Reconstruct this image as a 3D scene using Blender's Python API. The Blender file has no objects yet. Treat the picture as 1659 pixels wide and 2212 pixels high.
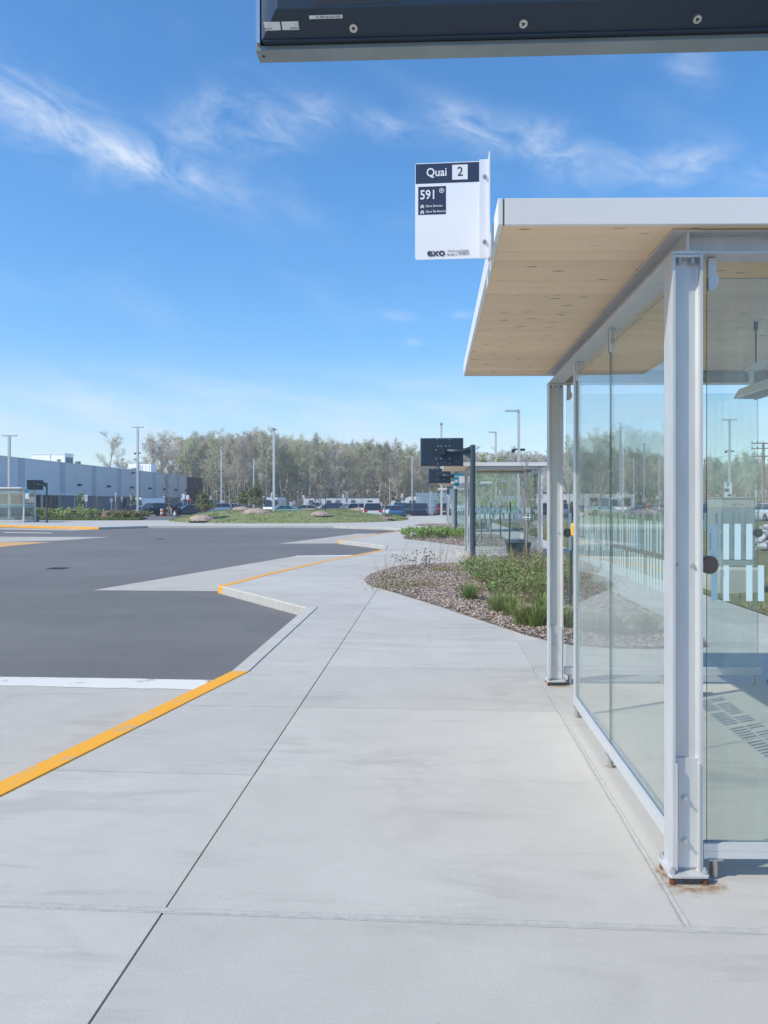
import bpy, bmesh, math, random
import numpy as np
from mathutils import Vector, Matrix
R = math.radians
sc = bpy.context.scene
col = sc.collection
rnd = random.Random(7)

# ------------------------------------------------------------------ camera, light, sky, exposure
F, CX, HY, EYE = 1661.0, 829.5, 1086.0, 1.6      # focal length and horizon of the photograph (2212 px high)
YAW = R(3.77)
cam = bpy.data.cameras.new('camera'); co = bpy.data.objects.new('camera', cam); col.objects.link(co)
cam.sensor_width = 36; cam.lens = F / 2212 * 36; cam.shift_y = -20 / 2212
cam.clip_start = .05; cam.clip_end = 4000
co.location = (0, 0, EYE); co.rotation_euler = (R(90), 0, YAW)
sc.camera = co

SUN = Vector((-.864 * math.cos(R(45.3)), -.503 * math.cos(R(45.3)), math.sin(R(45.3)))).normalized()
sun = bpy.data.lights.new('sun', 'SUN'); so = bpy.data.objects.new('sun', sun); col.objects.link(so)
sun.energy = 3.75; sun.angle = R(.55); sun.color = (1, .93, .80)
so.rotation_euler = (-SUN).to_track_quat('-Z', 'Y').to_euler(); so.location = (-30, -15, 40)

sc.view_settings.view_transform = 'Standard'; sc.view_settings.look = 'None'
sc.view_settings.gamma = 1; sc.view_settings.use_curve_mapping = False
sc.view_settings.exposure = .26
sc.cycles.transparent_max_bounces = 24; sc.cycles.max_bounces = 8
sc.cycles.use_denoising = True
sc.render.engine = 'CYCLES'

wd = bpy.data.worlds.new('World'); sc.world = wd; wd.use_nodes = True
NT = wd.node_tree
class NB:
    """small node-tree writer"""
    def __init__(s, nt): s.nt = nt
    def n(s, t, **k):
        o = s.nt.nodes.new(t)
        for a, b in k.items(): setattr(o, a, b)
        return o
    def l(s, a, b): s.nt.links.new(a, b)
    def put(s, sock, v):
        if isinstance(v, bpy.types.NodeSocket): s.l(v, sock)
        else: sock.default_value = v
    def m(s, op, a, b=0.0, c=0.0, clamp=False):
        o = s.n('ShaderNodeMath', operation=op, use_clamp=clamp)
        for i, v in enumerate((a, b, c)): s.put(o.inputs[i], v)
        return o.outputs[0]
    def noise(s, vec, scale, detail=4, rough=.55, dist=0.0):
        o = s.n('ShaderNodeTexNoise'); o.inputs['Scale'].default_value = scale
        o.inputs['Detail'].default_value = detail; o.inputs['Roughness'].default_value = rough
        o.inputs['Distortion'].default_value = dist
        if vec is not None: s.l(vec, o.inputs['Vector'])
        return o.outputs[0]
    def ramp(s, f, *st):
        o = s.n('ShaderNodeValToRGB'); e = o.color_ramp.elements
        for i, (p, c) in enumerate(st):
            el = e[i] if i < 2 else e.new(p)
            el.position = p; el.color = c if len(c) == 4 else (*c, 1)
        s.l(f, o.inputs[0]); return o.outputs[0]
    def mix(s, f, a, b, blend='MIX'):
        o = s.n('ShaderNodeMix', data_type='RGBA', blend_type=blend)
        s.put(o.inputs['Factor'], f)
        s.put(o.inputs[6], a if isinstance(a, bpy.types.NodeSocket) else (*a[:3], 1))
        s.put(o.inputs[7], b if isinstance(b, bpy.types.NodeSocket) else (*b[:3], 1))
        return o.outputs[2]
    def comb(s, x, y, z):
        o = s.n('ShaderNodeCombineXYZ')
        for i, v in enumerate((x, y, z)): s.put(o.inputs[i], v)
        return o.outputs[0]
    def smooth(s, v, a, b):
        o = s.n('ShaderNodeMapRange', interpolation_type='SMOOTHSTEP')
        s.put(o.inputs[0], v); o.inputs[1].default_value = a; o.inputs[2].default_value = b
        return o.outputs[0]

NT.nodes.clear(); w = NB(NT)
sky = w.n('ShaderNodeTexSky', sky_type='NISHITA', sun_disc=False)
sky.sun_elevation = R(45.3); sky.sun_rotation = math.atan2(SUN.x, SUN.y)
sky.air_density = 1.0; sky.dust_density = .25; sky.ozone_density = 3.2; sky.altitude = 50
tc = w.n('ShaderNodeTexCoord'); sp = w.n('ShaderNodeSeparateXYZ'); w.l(tc.outputs['Generated'], sp.inputs[0])
az = w.m('MULTIPLY', w.m('ARCTAN2', sp.outputs[0], sp.outputs[1]), 57.2958)
el = w.m('MULTIPLY', w.m('ARCSINE', sp.outputs[2]), 57.2958)
def skyang(px, py):
    xc = (px - CX) / F; zc = (HY - py) / F
    a = math.degrees(math.atan(xc)) - 3.77
    return a, math.degrees(math.atan(zc / math.hypot(1, xc)))
def cirrus(px, py, hx, hy, tilt):
    """a patch of thin cloud: soft elliptical mask round one direction"""
    a0, e0 = skyang(px, py); k = math.degrees(1 / F)
    u = w.m('SUBTRACT', az, a0); v = w.m('SUBTRACT', el, e0)
    ct, st = math.cos(R(tilt)), math.sin(R(tilt))
    p = w.m('DIVIDE', w.m('ADD', w.m('MULTIPLY', u, ct), w.m('MULTIPLY', v, -st)), hx * k)
    q = w.m('DIVIDE', w.m('ADD', w.m('MULTIPLY', u, st), w.m('MULTIPLY', v, ct)), hy * k)
    r = w.m('ADD', w.m('MULTIPLY', p, p), w.m('MULTIPLY', q, q))
    return w.m('POWER', 2.718, w.m('MULTIPLY', r, -1.0))
def tot(l):
    a = l[0]
    for b in l[1:]: a = w.m('ADD', a, b)
    return a
patches = [(200, 300, 330, 42, 15), (330, 360, 190, 26, 12), (70, 240, 150, 65, 20), (430, 265, 120, 45, -30), (560, 285, 90, 55, 5), (670, 245, 80, 40, 0),
           (1110, 300, 150, 34, 14), (1010, 265, 90, 32, 25), (1210, 335, 90, 40, 35), (1420, 365, 110, 36, 8), (1490, 350, 70, 25, -10),
           (830, 275, 75, 22, 12), (850, 682, 42, 10, 5), (1000, 680, 22, 8, 0), (890, 740, 18, 8, 0), (1490, 140, 50, 30, 35), (1640, 390, 60, 30, 0)]
mask = tot([cirrus(*p) for p in patches])
vec = w.comb(w.m('SUBTRACT', az, w.m('MULTIPLY', el, .35)), w.m('MULTIPLY', w.m('ADD', el, w.m('MULTIPLY', az, .24)), 2.2), 0.0)
wisp = w.noise(vec, .20, 9, .60, .8); fine = w.noise(vec, .8, 7, .62, .6)
dens = w.m('MULTIPLY', mask, w.smooth(w.m('ADD', wisp, w.m('MULTIPLY', fine, .22)), .36, 1.02))
veil_n = w.smooth(w.noise(w.comb(w.m('MULTIPLY', az, .35), w.m('ADD', w.m('MULTIPLY', el, 1.2), w.m('MULTIPLY', az, .16)), 3.0), .35, 5, .5, .3), .3, .75)
band = w.m('MULTIPLY', w.smooth(el, -1, 4.5), w.m('SUBTRACT', 1.0, w.smooth(el, 5.5, 11.5)))
veil = w.m('MULTIPLY', band, w.m('ADD', w.m('MULTIPLY', veil_n, .50), .10))
thin = w.m('MULTIPLY', w.smooth(w.noise(vec, .09, 4, .5, .2), .5, .8), .10)
dens = w.m('ADD', w.m('ADD', w.m('MULTIPLY', dens, .48), veil), thin, clamp=True)
hs = w.n('ShaderNodeHueSaturation'); w.l(sky.outputs[0], hs.inputs['Color'])
hs.inputs['Saturation'].default_value = 1.12; hs.inputs['Value'].default_value = 1.03; hs.inputs['Hue'].default_value = .497
tinted = w.mix(1.0, hs.outputs[0], w.mix(w.smooth(el, -2, 22), (.88, .92, .98), (.70, .98, 1.14)), 'MULTIPLY')
skyc = w.mix(dens, tinted, (4.7, 5.2, 5.9))
bg = w.n('ShaderNodeBackground'); bg.inputs[1].default_value = .15; w.l(skyc, bg.inputs[0])
wo = w.n('ShaderNodeOutputWorld'); w.l(bg.outputs[0], wo.inputs[0])

# ------------------------------------------------------------------ from the photograph to the ground
cs, sn = math.cos(YAW), math.sin(YAW)
def W(px, D, z=0.0):                      # the place at depth D seen at image column px
    xc = (px - CX) / F * D
    return Vector((xc * cs - D * sn, D * cs + xc * sn, z))
def G(px, py, z=0.0):                     # the place on a level at height z
    return W(px, (EYE - z) * F / (py - HY), z)
def Zat(py, D): return EYE + (HY - py) / F * D

# ------------------------------------------------------------------ materials
MATS = {}
def mat(name, c, rough=.6, metal=0.0, var=0.0, scale=6.0, bump=0.0, bscale=60.0, spec=.5, c2=None, coat=0.0, objvar=0.0, stretch=None, trans=0.0):
    if name in MATS: return MATS[name]
    m = bpy.data.materials.new(name); m.use_nodes = True; MATS[name] = m
    b = NB(m.node_tree); p = m.node_tree.nodes['Principled BSDF']
    p.inputs['Roughness'].default_value = rough; p.inputs['Metallic'].default_value = metal
    p.inputs['Specular IOR Level'].default_value = spec; p.inputs['Coat Weight'].default_value = coat
    g = b.n('ShaderNodeTexCoord').outputs['Object']
    if stretch:
        mp = b.n('ShaderNodeMapping'); mp.inputs['Scale'].default_value = stretch; b.l(g, mp.inputs[0]); g = mp.outputs[0]
    cc = None
    if var or c2:
        f = b.noise(g, scale, 6, .6)
        d = c2 or tuple(x * (1 - var) for x in c); e = c if c2 else tuple(min(1, x * (1 + var)) for x in c)
        cc = b.ramp(f, (.35, d), (.65, e))
    if objvar:
        oi = b.n('ShaderNodeObjectInfo')
        mr = b.n('ShaderNodeMapRange'); b.l(oi.outputs['Random'], mr.inputs[0]); mr.inputs[3].default_value = 1 - objvar; mr.inputs[4].default_value = 1 + objvar
        cb = b.comb(mr.outputs[0], mr.outputs[0], mr.outputs[0])
        cc = b.mix(1.0, cc if cc else c, cb, 'MULTIPLY')
    if cc is not None: b.l(cc, p.inputs['Base Color'])
    else: p.inputs['Base Color'].default_value = (*c, 1)
    if bump:
        bn = b.n('ShaderNodeBump'); bn.inputs['Strength'].default_value = bump; bn.inputs['Distance'].default_value = .01
        b.l(b.noise(g, bscale, 4, .6), bn.inputs['Height']); b.l(bn.outputs[0], p.inputs['Normal'])
    if trans:
        tl = b.n('ShaderNodeBsdfTranslucent'); src = p.inputs['Base Color']
        if src.is_linked: b.l(src.links[0].from_socket, tl.inputs[0])
        else: tl.inputs[0].default_value = (*c, 1)
        mx = b.n('ShaderNodeMixShader'); mx.inputs[0].default_value = trans; b.l(p.outputs[0], mx.inputs[1]); b.l(tl.outputs[0], mx.inputs[2])
        out = [n for n in m.node_tree.nodes if n.type == 'OUTPUT_MATERIAL'][0]; b.l(mx.outputs[0], out.inputs[0])
    return m

def glass_mat(name, tint=(.86, .935, .915), dust=.07, refl=1.0):
    m = bpy.data.materials.new(name); m.use_nodes = True; MATS[name] = m
    b = NB(m.node_tree); m.node_tree.nodes.clear()
    tr = b.n('ShaderNodeBsdfTransparent'); tr.inputs[0].default_value = (*tint, 1)
    gl = b.n('ShaderNodeBsdfGlossy'); gl.inputs['Roughness'].default_value = .0; gl.inputs[0].default_value = (refl, refl, refl, 1)
    di = b.n('ShaderNodeBsdfDiffuse'); di.inputs[0].default_value = (.70, .76, .74, 1)
    fr = b.n('ShaderNodeFresnel'); bf = b.n('ShaderNodeNewGeometry').outputs['Backfacing']
    b.l(b.m('SUBTRACT', 1.5, b.m('MULTIPLY', bf, 1.5 - 1 / 1.5)), fr.inputs[0])     # same reflection from both faces
    g = b.n('ShaderNodeTexCoord').outputs['Object']
    mp = b.n('ShaderNodeMapping'); mp.inputs['Scale'].default_value = (9, 9, .6); b.l(g, mp.inputs[0])
    f = b.m('MULTIPLY', b.smooth(b.noise(mp.outputs[0], 3, 6, .65), .2, .9), dust * 1.6)
    m1 = b.n('ShaderNodeMixShader'); b.l(f, m1.inputs[0]); b.l(tr.outputs[0], m1.inputs[1]); b.l(di.outputs[0], m1.inputs[2])
    m2 = b.n('ShaderNodeMixShader'); b.l(fr.outputs[0], m2.inputs[0]); b.l(m1.outputs[0], m2.inputs[1]); b.l(gl.outputs[0], m2.inputs[2])
    o = b.n('ShaderNodeOutputMaterial'); b.l(m2.outputs[0], o.inputs[0]); return m

def concrete_mat(name, base, objvar=.05):
    m = bpy.data.materials.new(name); m.use_nodes = True; MATS[name] = m
    b = NB(m.node_tree); p = m.node_tree.nodes['Principled BSDF']; p.inputs['Roughness'].default_value = .82; p.inputs['Specular IOR Level'].default_value = .35
    g = b.n('ShaderNodeNewGeometry').outputs['Position']
    big = b.noise(g, .55, 5, .6); mid = b.noise(g, 3.0, 6, .65, .6); fine = b.noise(g, 90, 4, .7)
    mp = b.n('ShaderNodeMapping'); mp.inputs['Scale'].default_value = (1, 14, 1); b.l(g, mp.inputs[0])
    broom = b.noise(mp.outputs[0], 14, 4, .6)
    def sc_(v, k, off): return b.m('ADD', b.m('MULTIPLY', b.m('SUBTRACT', v, .5), k), off)
    val = b.m('ADD', b.m('ADD', sc_(big, .26, 1.0), sc_(mid, .16, 0)), b.m('ADD', sc_(fine, .16, 0), sc_(broom, .10, 0)))
    # dried water rings and tyre scuffs: thin contour bands of a warped noise, only in patches
    wr = b.noise(g, .9, 3, .5, 1.2)
    ring = b.m('SUBTRACT', 1.0, b.m('MULTIPLY', b.m('ABSOLUTE', b.m('SUBTRACT', wr, .53)), 16.0), clamp=True)
    patch = b.smooth(b.noise(g, .42, 3, .5), .46, .58)
    val = b.m('SUBTRACT', val, b.m('MULTIPLY', b.m('MULTIPLY', ring, patch), .06))
    pit = b.smooth(b.noise(g, 55, 2, .5), .74, .80)
    val = b.m('SUBTRACT', val, b.m('MULTIPLY', pit, .25))
    mp3 = b.n('ShaderNodeMapping'); mp3.inputs['Scale'].default_value = (.5, 2.2, 1); b.l(g, mp3.inputs[0])
    smear = b.smooth(b.noise(mp3.outputs[0], 1.1, 6, .7, 1.6), .49, .63)
    val = b.m('SUBTRACT', val, b.m('MULTIPLY', b.m('MULTIPLY', smear, b.smooth(b.noise(g, .8, 2, .5), .40, .58)), .13))
    oi = b.n('ShaderNodeObjectInfo'); val = b.m('ADD', val, sc_(oi.outputs['Random'], objvar * 2, 0))
    tint = b.mix(big, (base[0] * 1.02, base[1], base[2] * .965), base)
    cb = b.comb(val, val, val); b.l(b.mix(1.0, tint, cb, 'MULTIPLY'), p.inputs['Base Color'])
    bn = b.n('ShaderNodeBump'); bn.inputs['Strength'].default_value = .35; bn.inputs['Distance'].default_value = .004
    b.l(b.m('ADD', fine, b.m('MULTIPLY', broom, .8)), bn.inputs['Height']); b.l(bn.outputs[0], p.inputs['Normal'])
    return m

CONC = concrete_mat('sidewalk_concrete', (.475, .460, .430))
CONC2 = concrete_mat('pad_concrete', (.45, .428, .390))
KERBC = concrete_mat('kerb_concrete', (.49, .475, .44))
def asphalt():
    m = bpy.data.materials.new('asphalt'); m.use_nodes = True; MATS['asphalt'] = m
    b = NB(m.node_tree); p = m.node_tree.nodes['Principled BSDF']; p.inputs['Roughness'].default_value = .85
    g = b.n('ShaderNodeNewGeometry').outputs['Position']
    big = b.noise(g, .12, 5, .6, .4); mid = b.noise(g, 1.2, 5, .6, .5); grit = b.noise(g, 120, 3, .8)
    mp = b.n('ShaderNodeMapping'); mp.inputs['Rotation'].default_value = (0, 0, R(25)); mp.inputs['Scale'].default_value = (.15, 1.6, 1); b.l(g, mp.inputs[0])
    track = b.noise(mp.outputs[0], .6, 4, .5, 1.0)
    spot = b.smooth(b.noise(g, 1.7, 2, .4, .3), .70, .74); v = b.m('ADD', b.m('SUBTRACT', b.m('MULTIPLY', big, .46), b.m('MULTIPLY', spot, .10)), b.m('ADD', b.m('MULTIPLY', b.noise(g, 26, 5, .75), .45), b.m('ADD', b.m('ADD', b.m('MULTIPLY', track, .16), b.m('MULTIPLY', mid, .12)), b.m('MULTIPLY', grit, .42))))
    c = b.ramp(v, (.48, (.072, .070, .072)), (1.0, (.205, .198, .194)))
    b.l(c, p.inputs['Base Color'])
    bn = b.n('ShaderNodeBump'); bn.inputs['Strength'].default_value = .5; bn.inputs['Distance'].default_value = .006
    b.l(grit, bn.inputs['Height']); b.l(bn.outputs[0], p.inputs['Normal']); return m
ASPH = asphalt()
def worn_paint(name, c, under, wear=.42):
    m = bpy.data.materials.new(name); m.use_nodes = True; MATS[name] = m
    b = NB(m.node_tree); p = m.node_tree.nodes['Principled BSDF']; p.inputs['Roughness'].default_value = .7
    g = b.n('ShaderNodeNewGeometry').outputs['Position']
    f = b.noise(g, 3.5, 8, .7, .3); sh = b.noise(g, 1.1, 3, .5)
    cc = b.mix(b.m('MULTIPLY', sh, .5), c, tuple(x * .8 for x in c))
    sc2 = b.mix(b.smooth(f, 1 - wear - .02, 1 - wear + .05), cc, under)
    b.l(sc2, p.inputs['Base Color'])
    bn = b.n('ShaderNodeBump'); bn.inputs['Strength'].default_value = .3; bn.inputs['Distance'].default_value = .004
    b.l(b.noise(g, 90, 3, .7), bn.inputs['Height']); b.l(bn.outputs[0], p.inputs['Normal']); return m
YELLOW = worn_paint('yellow_kerb_paint', (.88, .40, .022), (.52, .38, .20), .43)
WHITEP = worn_paint('white_road_paint', (.72, .70, .65), (.46, .40, .32), .40)
HATCH = worn_paint('orange_hatch_paint', (.66, .38, .14), (.40, .38, .34), .34)

def wood_mat():
    m = bpy.data.materials.new('spruce_planks'); m.use_nodes = True; MATS['spruce'] = m
    b = NB(m.node_tree); p = m.node_tree.nodes['Principled BSDF']; p.inputs['Roughness'].default_value = .55
    g = b.n('ShaderNodeTexCoord').outputs['Object']
    oi = b.n('ShaderNodeObjectInfo')
    off = b.n('ShaderNodeVectorMath', operation='ADD'); b.l(g, off.inputs[0]); b.l(b.comb(b.m('MULTIPLY', oi.outputs['Random'], 37.0), 0.0, 0.0), off.inputs[1])
    def mp(s):
        q = b.n('ShaderNodeMapping'); q.inputs['Scale'].default_value = s; b.l(off.outputs[0], q.inputs[0]); return q.outputs[0]
    grain = b.noise(mp((1.2, 60, 1)), 2.5, 5, .6, .4)
    lam = b.n('ShaderNodeTexWave', wave_type='BANDS', bands_direction='Y', wave_profile='SAW'); lam.inputs['Scale'].default_value = 5.0; lam.inputs['Distortion'].default_value = 0.0; b.l(off.outputs[0], lam.inputs['Vector'])
    big = b.noise(mp((.8, 9, 1)), 1.4, 3, .5)
    c = b.ramp(grain, (.3, (.83, .60, .39)), (.7, (.90, .70, .49)))
    c = b.mix(b.m('MULTIPLY', big, .35), c, (.78, .55, .34))
    vo = b.n('ShaderNodeTexVoronoi', feature='F1'); vo.inputs['Scale'].default_value = 1.0; vo.inputs['Randomness'].default_value = 1.0
    b.l(mp((5.5, 22, 1)), vo.inputs['Vector'])
    jit = b.noise(mp((14, 50, 1)), 1.0, 4, .7, 1.5)
    k = b.m('ADD', vo.outputs['Distance'], b.m('MULTIPLY', jit, .42))
    sel = b.n('ShaderNodeSeparateColor'); b.l(vo.outputs['Color'], sel.inputs[0])
    th = b.m('MULTIPLY', b.m('GREATER_THAN', sel.outputs[0], .48), 1.0)
    knot = b.m('MULTIPLY', b.m('SUBTRACT', 1.0, b.smooth(k, .30, .44)), th)
    c = b.mix(b.m('MULTIPLY', knot, .85), c, (.20, .10, .045))
    v2 = b.m('ADD', b.m('MULTIPLY', oi.outputs['Random'], .14), .90); c = b.mix(1.0, c, b.comb(v2, v2, v2), 'MULTIPLY')
    b.l(c, p.inputs['Base Color']); return m
WOOD = wood_mat()

GALV = mat('silver_painted_steel', (.60, .605, .605), .42, .35, var=.06, scale=5, bump=.08, bscale=250, stretch=(3, 3, .5))
ALU = mat('brushed_aluminium', (.72, .73, .745), .38, .55, var=.03, bump=.04, bscale=160, stretch=(1, 1, 20))
STEEL = mat('stainless_steel', (.56, .53, .50), .3, .9, var=.08, scale=20)
RUST = mat('rusty_nut', (.17, .062, .025), .9, .1, var=.4, scale=60)
BOLT = mat('zinc_bolt', (.62, .63, .64), .3, .8)
WHITE = mat('white_enamel', (.80, .81, .82), .4, var=.015, scale=3)
FASC = mat('fascia_white_metal', (.77, .765, .755), .45, .1, var=.012, scale=2)
NAVY = mat('navy_print', (.028, .042, .088), .45)
DARKT = mat('dark_grey_print', (.07, .065, .10), .5)
SCRW = mat('bluish_black_enamel', (.019, .034, .056), .38, .2, var=.1, scale=3, spec=.5)
SCRR = mat('screen_bezel_underside', (.22, .26, .27), .4, .3, var=.12, scale=5)
BLACK = mat('black_void', (.006, .007, .01), .6)
POSTG = mat('slate_pole_paint', (.055, .075, .095), .42, .2, var=.06)
EDGE = mat('glass_edge_green', (.05, .14, .125), .2)
GLASS = glass_mat('shelter_glass', (.925, .96, .945), .06)
DECAL = mat('pale_glass_decal', (.62, .79, .79), .5)
DISC = mat('brown_black_disc', (.15, .125, .11), .28, .3)
YPLA = mat('yellow_plastic', (.86, .50, .02), .35)
RED = mat('red_signal_paint', (.55, .05, .04), .45)
TEAL = mat('teal_print', (.015, .22, .36), .5)
RUB = mat('black_rubber', (.02, .02, .022), .8)
SEAL = mat('beige_joint_sealant', (.40, .395, .375), .75, var=.08, scale=20, bump=.3, bscale=50)
JOINT = mat('dark_joint', (.075, .072, .068), .9, var=.4, scale=9)

# ------------------------------------------------------------------ mesh builder
class MB:
    def __init__(s): s.v = []; s.f = []; s.i = []
    def add(s, vs, fs, m=0):
        o = len(s.v); s.v += [tuple(x) for x in vs]; s.f += [tuple(o + k for k in f) for f in fs]; s.i += [m] * len(fs); return s
    def box(s, x0, x1, y0, y1, z0, z1, m=0, M=None):
        vs = [Vector(p) for p in ((x0, y0, z0), (x1, y0, z0), (x1, y1, z0), (x0, y1, z0), (x0, y0, z1), (x1, y0, z1), (x1, y1, z1), (x0, y1, z1))]
        if M is not None: vs = [M @ p for p in vs]
        return s.add(vs, [(0, 3, 2, 1), (4, 5, 6, 7), (0, 1, 5, 4), (1, 2, 6, 5), (2, 3, 7, 6), (3, 0, 4, 7)], m)
    def cyl(s, p0, p1, r0, r1=None, n=10, m=0, caps=True):
        p0 = Vector(p0); p1 = Vector(p1); r1 = r0 if r1 is None else r1
        d = (p1 - p0).normalized(); a = d.orthogonal().normalized(); b = d.cross(a)
        vs = [p + (a * math.cos(2 * math.pi * k / n) + b * math.sin(2 * math.pi * k / n)) * r for p, r in ((p0, r0), (p1, r1)) for k in range(n)]
        fs = [(k, (k + 1) % n, n + (k + 1) % n, n + k) for k in range(n)]
        if caps: fs += [tuple(range(n - 1, -1, -1)), tuple(range(n, 2 * n))]
        return s.add(vs, fs, m)
    def prism(s, poly, z0, z1, m=0, M=None, side=True):      # polygon in the x-y plane raised from z0 to z1
        n = len(poly); vs = [Vector((p[0], p[1], z)) for z in (z0, z1) for p in poly]
        if M is not None: vs = [M @ p for p in vs]
        a = sum(poly[i][0] * poly[(i + 1) % n][1] - poly[(i + 1) % n][0] * poly[i][1] for i in range(n))
        fs = [tuple(range(n - 1, -1, -1)), tuple(range(n, 2 * n))] + ([(k, (k + 1) % n, n + (k + 1) % n, n + k) for k in range(n)] if side else [])
        if a < 0: fs = [tuple(reversed(f)) for f in fs]
        return s.add(vs, fs, m)
    def loft(s, rings, m=0, caps=True, closed=True):
        n = len(rings[0]); vs = [p for r in rings for p in r]; fs = []
        for j in range(len(rings) - 1):
            for k in range(n if closed else n - 1):
                fs.append((j * n + k, j * n + (k + 1) % n, (j + 1) * n + (k + 1) % n, (j + 1) * n + k))
        if caps: fs += [tuple(range(n - 1, -1, -1)), tuple(range((len(rings) - 1) * n, len(rings) * n))]
        return s.add(vs, fs, m)
    def ball(s, c, r, sq=(1, 1, 1), m=0, n=8, k=6):
        c = Vector(c); rings = []
        for j in range(1, k):
            t = math.pi * j / k
            rings.append([c + Vector((math.sin(t) * math.cos(2 * math.pi * a / n) * sq[0], math.sin(t) * math.sin(2 * math.pi * a / n) * sq[1], math.cos(t) * sq[2])) * r for a in range(n)])
        return s.loft(rings, m)
    def mesh(s, name, mats, smooth=False, bevel=0.0):
        me = bpy.data.meshes.new(name); me.from_pydata(s.v, [], s.f)
        for q in (mats if isinstance(mats, (list, tuple)) else [mats]): me.materials.append(q)
        me.polygons.foreach_set('material_index', s.i)
        if smooth: me.polygons.foreach_set('use_smooth', [True] * len(s.f))
        if bevel:
            bm = bmesh.new(); bm.from_mesh(me)
            bmesh.ops.bevel(bm, geom=[e for e in bm.edges if len(e.link_faces) == 2 and e.calc_face_angle(0) > .5], offset=bevel, segments=2, affect='EDGES', profile=.6)
            bm.to_mesh(me); bm.free()
        me.update(); return me
    def build(s, name, mats, parent=None, smooth=False, bevel=0.0, loc=None, rz=0.0, **kw):
        return obj(name, s.mesh(name, mats, smooth, bevel), parent, loc, rz, **kw)

def obj(name, me, parent=None, loc=None, rz=0.0, label=None, cat=None, group=None, kind=None):
    o = bpy.data.objects.new(name, me); col.objects.link(o)
    if parent is not None: o.parent = parent
    if loc is not None: o.location = loc
    if rz: o.rotation_euler = (0, 0, rz)
    tag(o, label, cat, group, kind); return o
def tag(o, label=None, cat=None, group=None, kind=None):
    for k, v in (('label', label), ('category', cat), ('group', group), ('kind', kind)):
        if v: o[k] = v
    return o
def thing(name, label, cat, loc=(0, 0, 0), rz=0.0, group=None):
    return obj(name, None, None, loc, rz, label, cat, group)
KIDS = None
def copy_tree(root, loc, rz=0.0, label=None, group=None, scale=None):
    def cp(o, par):
        c = o.copy(); col.objects.link(c); c.parent = par
        for ch in o.children: cp(ch, c)
        return c
    r = cp(root, None); r.location = loc; r.rotation_euler = (0, 0, rz)
    if label: r['label'] = label
    if group: r['group'] = group
    if scale: r.scale = (scale,) * 3 if isinstance(scale, float) else scale
    return r
def text(s, size, name, m, parent, M, bold=0.0, align='LEFT', thick=.0004, squeeze=1.0):
    cu = bpy.data.curves.new(name, 'FONT'); cu.body = s; cu.size = size; cu.align_x = align; cu.offset = bold * size; cu.extrude = thick; cu.resolution_u = 3
    o = bpy.data.objects.new(name, cu); col.objects.link(o)
    bpy.context.view_layer.update()
    me = bpy.data.meshes.new_from_object(o.evaluated_get(bpy.context.evaluated_depsgraph_get()))
    bpy.data.objects.remove(o); me.materials.clear(); me.materials.append(m)
    me.transform(M @ Matrix.Diagonal((squeeze, 1, 1, 1)))
    return obj(name, me, parent)
def poly_sheet(name, pts, z, m, parent=None, thick=0.0, **kw):
    b = MB(); b.prism([(p[0], p[1]) for p in pts], z - (thick or .002), z, 0); return b.build(name, m, parent, **kw)
def clip(poly, x0, x1, y0, y1):
    def cut(P, ax, lim, keep_ge):
        out = []
        for i in range(len(P)):
            a, b = P[i], P[(i + 1) % len(P)]
            ia = (a[ax] >= lim) == keep_ge; ib = (b[ax] >= lim) == keep_ge
            if ia: out.append(a)
            if ia != ib:
                t = (lim - a[ax]) / (b[ax] - a[ax]); out.append((a[0] + (b[0] - a[0]) * t, a[1] + (b[1] - a[1]) * t))
        return out
    for ax, lim, g in ((0, x0, True), (0, x1, False), (1, y0, True), (1, y1, False)):
        if len(poly) < 3: return []
        poly = cut(poly, ax, lim, g)
    return poly

# ------------------------------------------------------------------ the ground
g_grass = mat('dry_spring_turf', (.115, .125, .045), .95, c2=(.17, .145, .075), scale=.25, bump=.6, bscale=6)
MB().box(-1500, 1500, -300, 2200, -.6, -.22).build('ground', g_grass, kind='structure')
MB().box(-120, 4.6, -40, 175, -.26, -.15).build('asphalt_road', ASPH, kind='structure')
MB().box(4.61, 120, 66, 175, -.26, -.151).build('access_street', ASPH, kind='structure')

# kerb line of the bus bays (outer edge at pavement level)
t0 = G(0, 1685); t1 = G(498, 1449); dirn = (t0 - t1) / (t0 - t1).length
start = t0 + dirn * 7.3
K = [Vector((-2.0, -8.5, 0)), Vector((start.x + 2.0, start.y - 1.4, 0)), start, t0, t1, G(660, 1312)]
yel_segs = [(2, 4)]
tip2 = G(470, 1265); K += [tip2 + Vector((.12, -.12, 0)), tip2 + Vector((.0, .04, 0)), tip2 + Vector((.06, .25, 0)), G(566, 1241), G(690, 1213), G(821, 1188), G(828, 1178)]
yel_segs.append((6, 11))
tip3 = G(731, 1167); K += [tip3 + Vector((.1, -.2, 0)), tip3, tip3 + Vector((.1, .5, 0)), G(800, 1155), G(872, 1146), G(874.5, 1142)]
yel_segs.append((13, 17))
K += [G(830, 1139.5), G(720, 1136.2), G(486, 1136), G(319, 1136), G(213, 1139), G(110, 1137), G(0, 1134.3), G(-130, 1131)]
yel_segs.append((23, 26))
K = [Vector((p.x, p.y)) for p in K]
def offset(pts, d):
    out = []
    for i, p in enumerate(pts):
        a = (p - pts[i - 1]).normalized() if i else None
        b = (pts[i + 1] - p).normalized() if i < len(pts) - 1 else None
        a = a or b; b = b or a
        n = Vector((a.y, -a.x)) + Vector((b.y, -b.x)); n.normalize()
        k = max(.45, n.dot(Vector((a.y, -a.x))))
        out.append(p + n * d / k)
    return out
KI = offset(K, .183); KG = offset(K, .192)
back = [(-60, 64.5), (-22, 69), (-14, 98), (4.7, 98), (4.7, -8.5)]
outline = [tuple(p) for p in KI] + back
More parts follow.
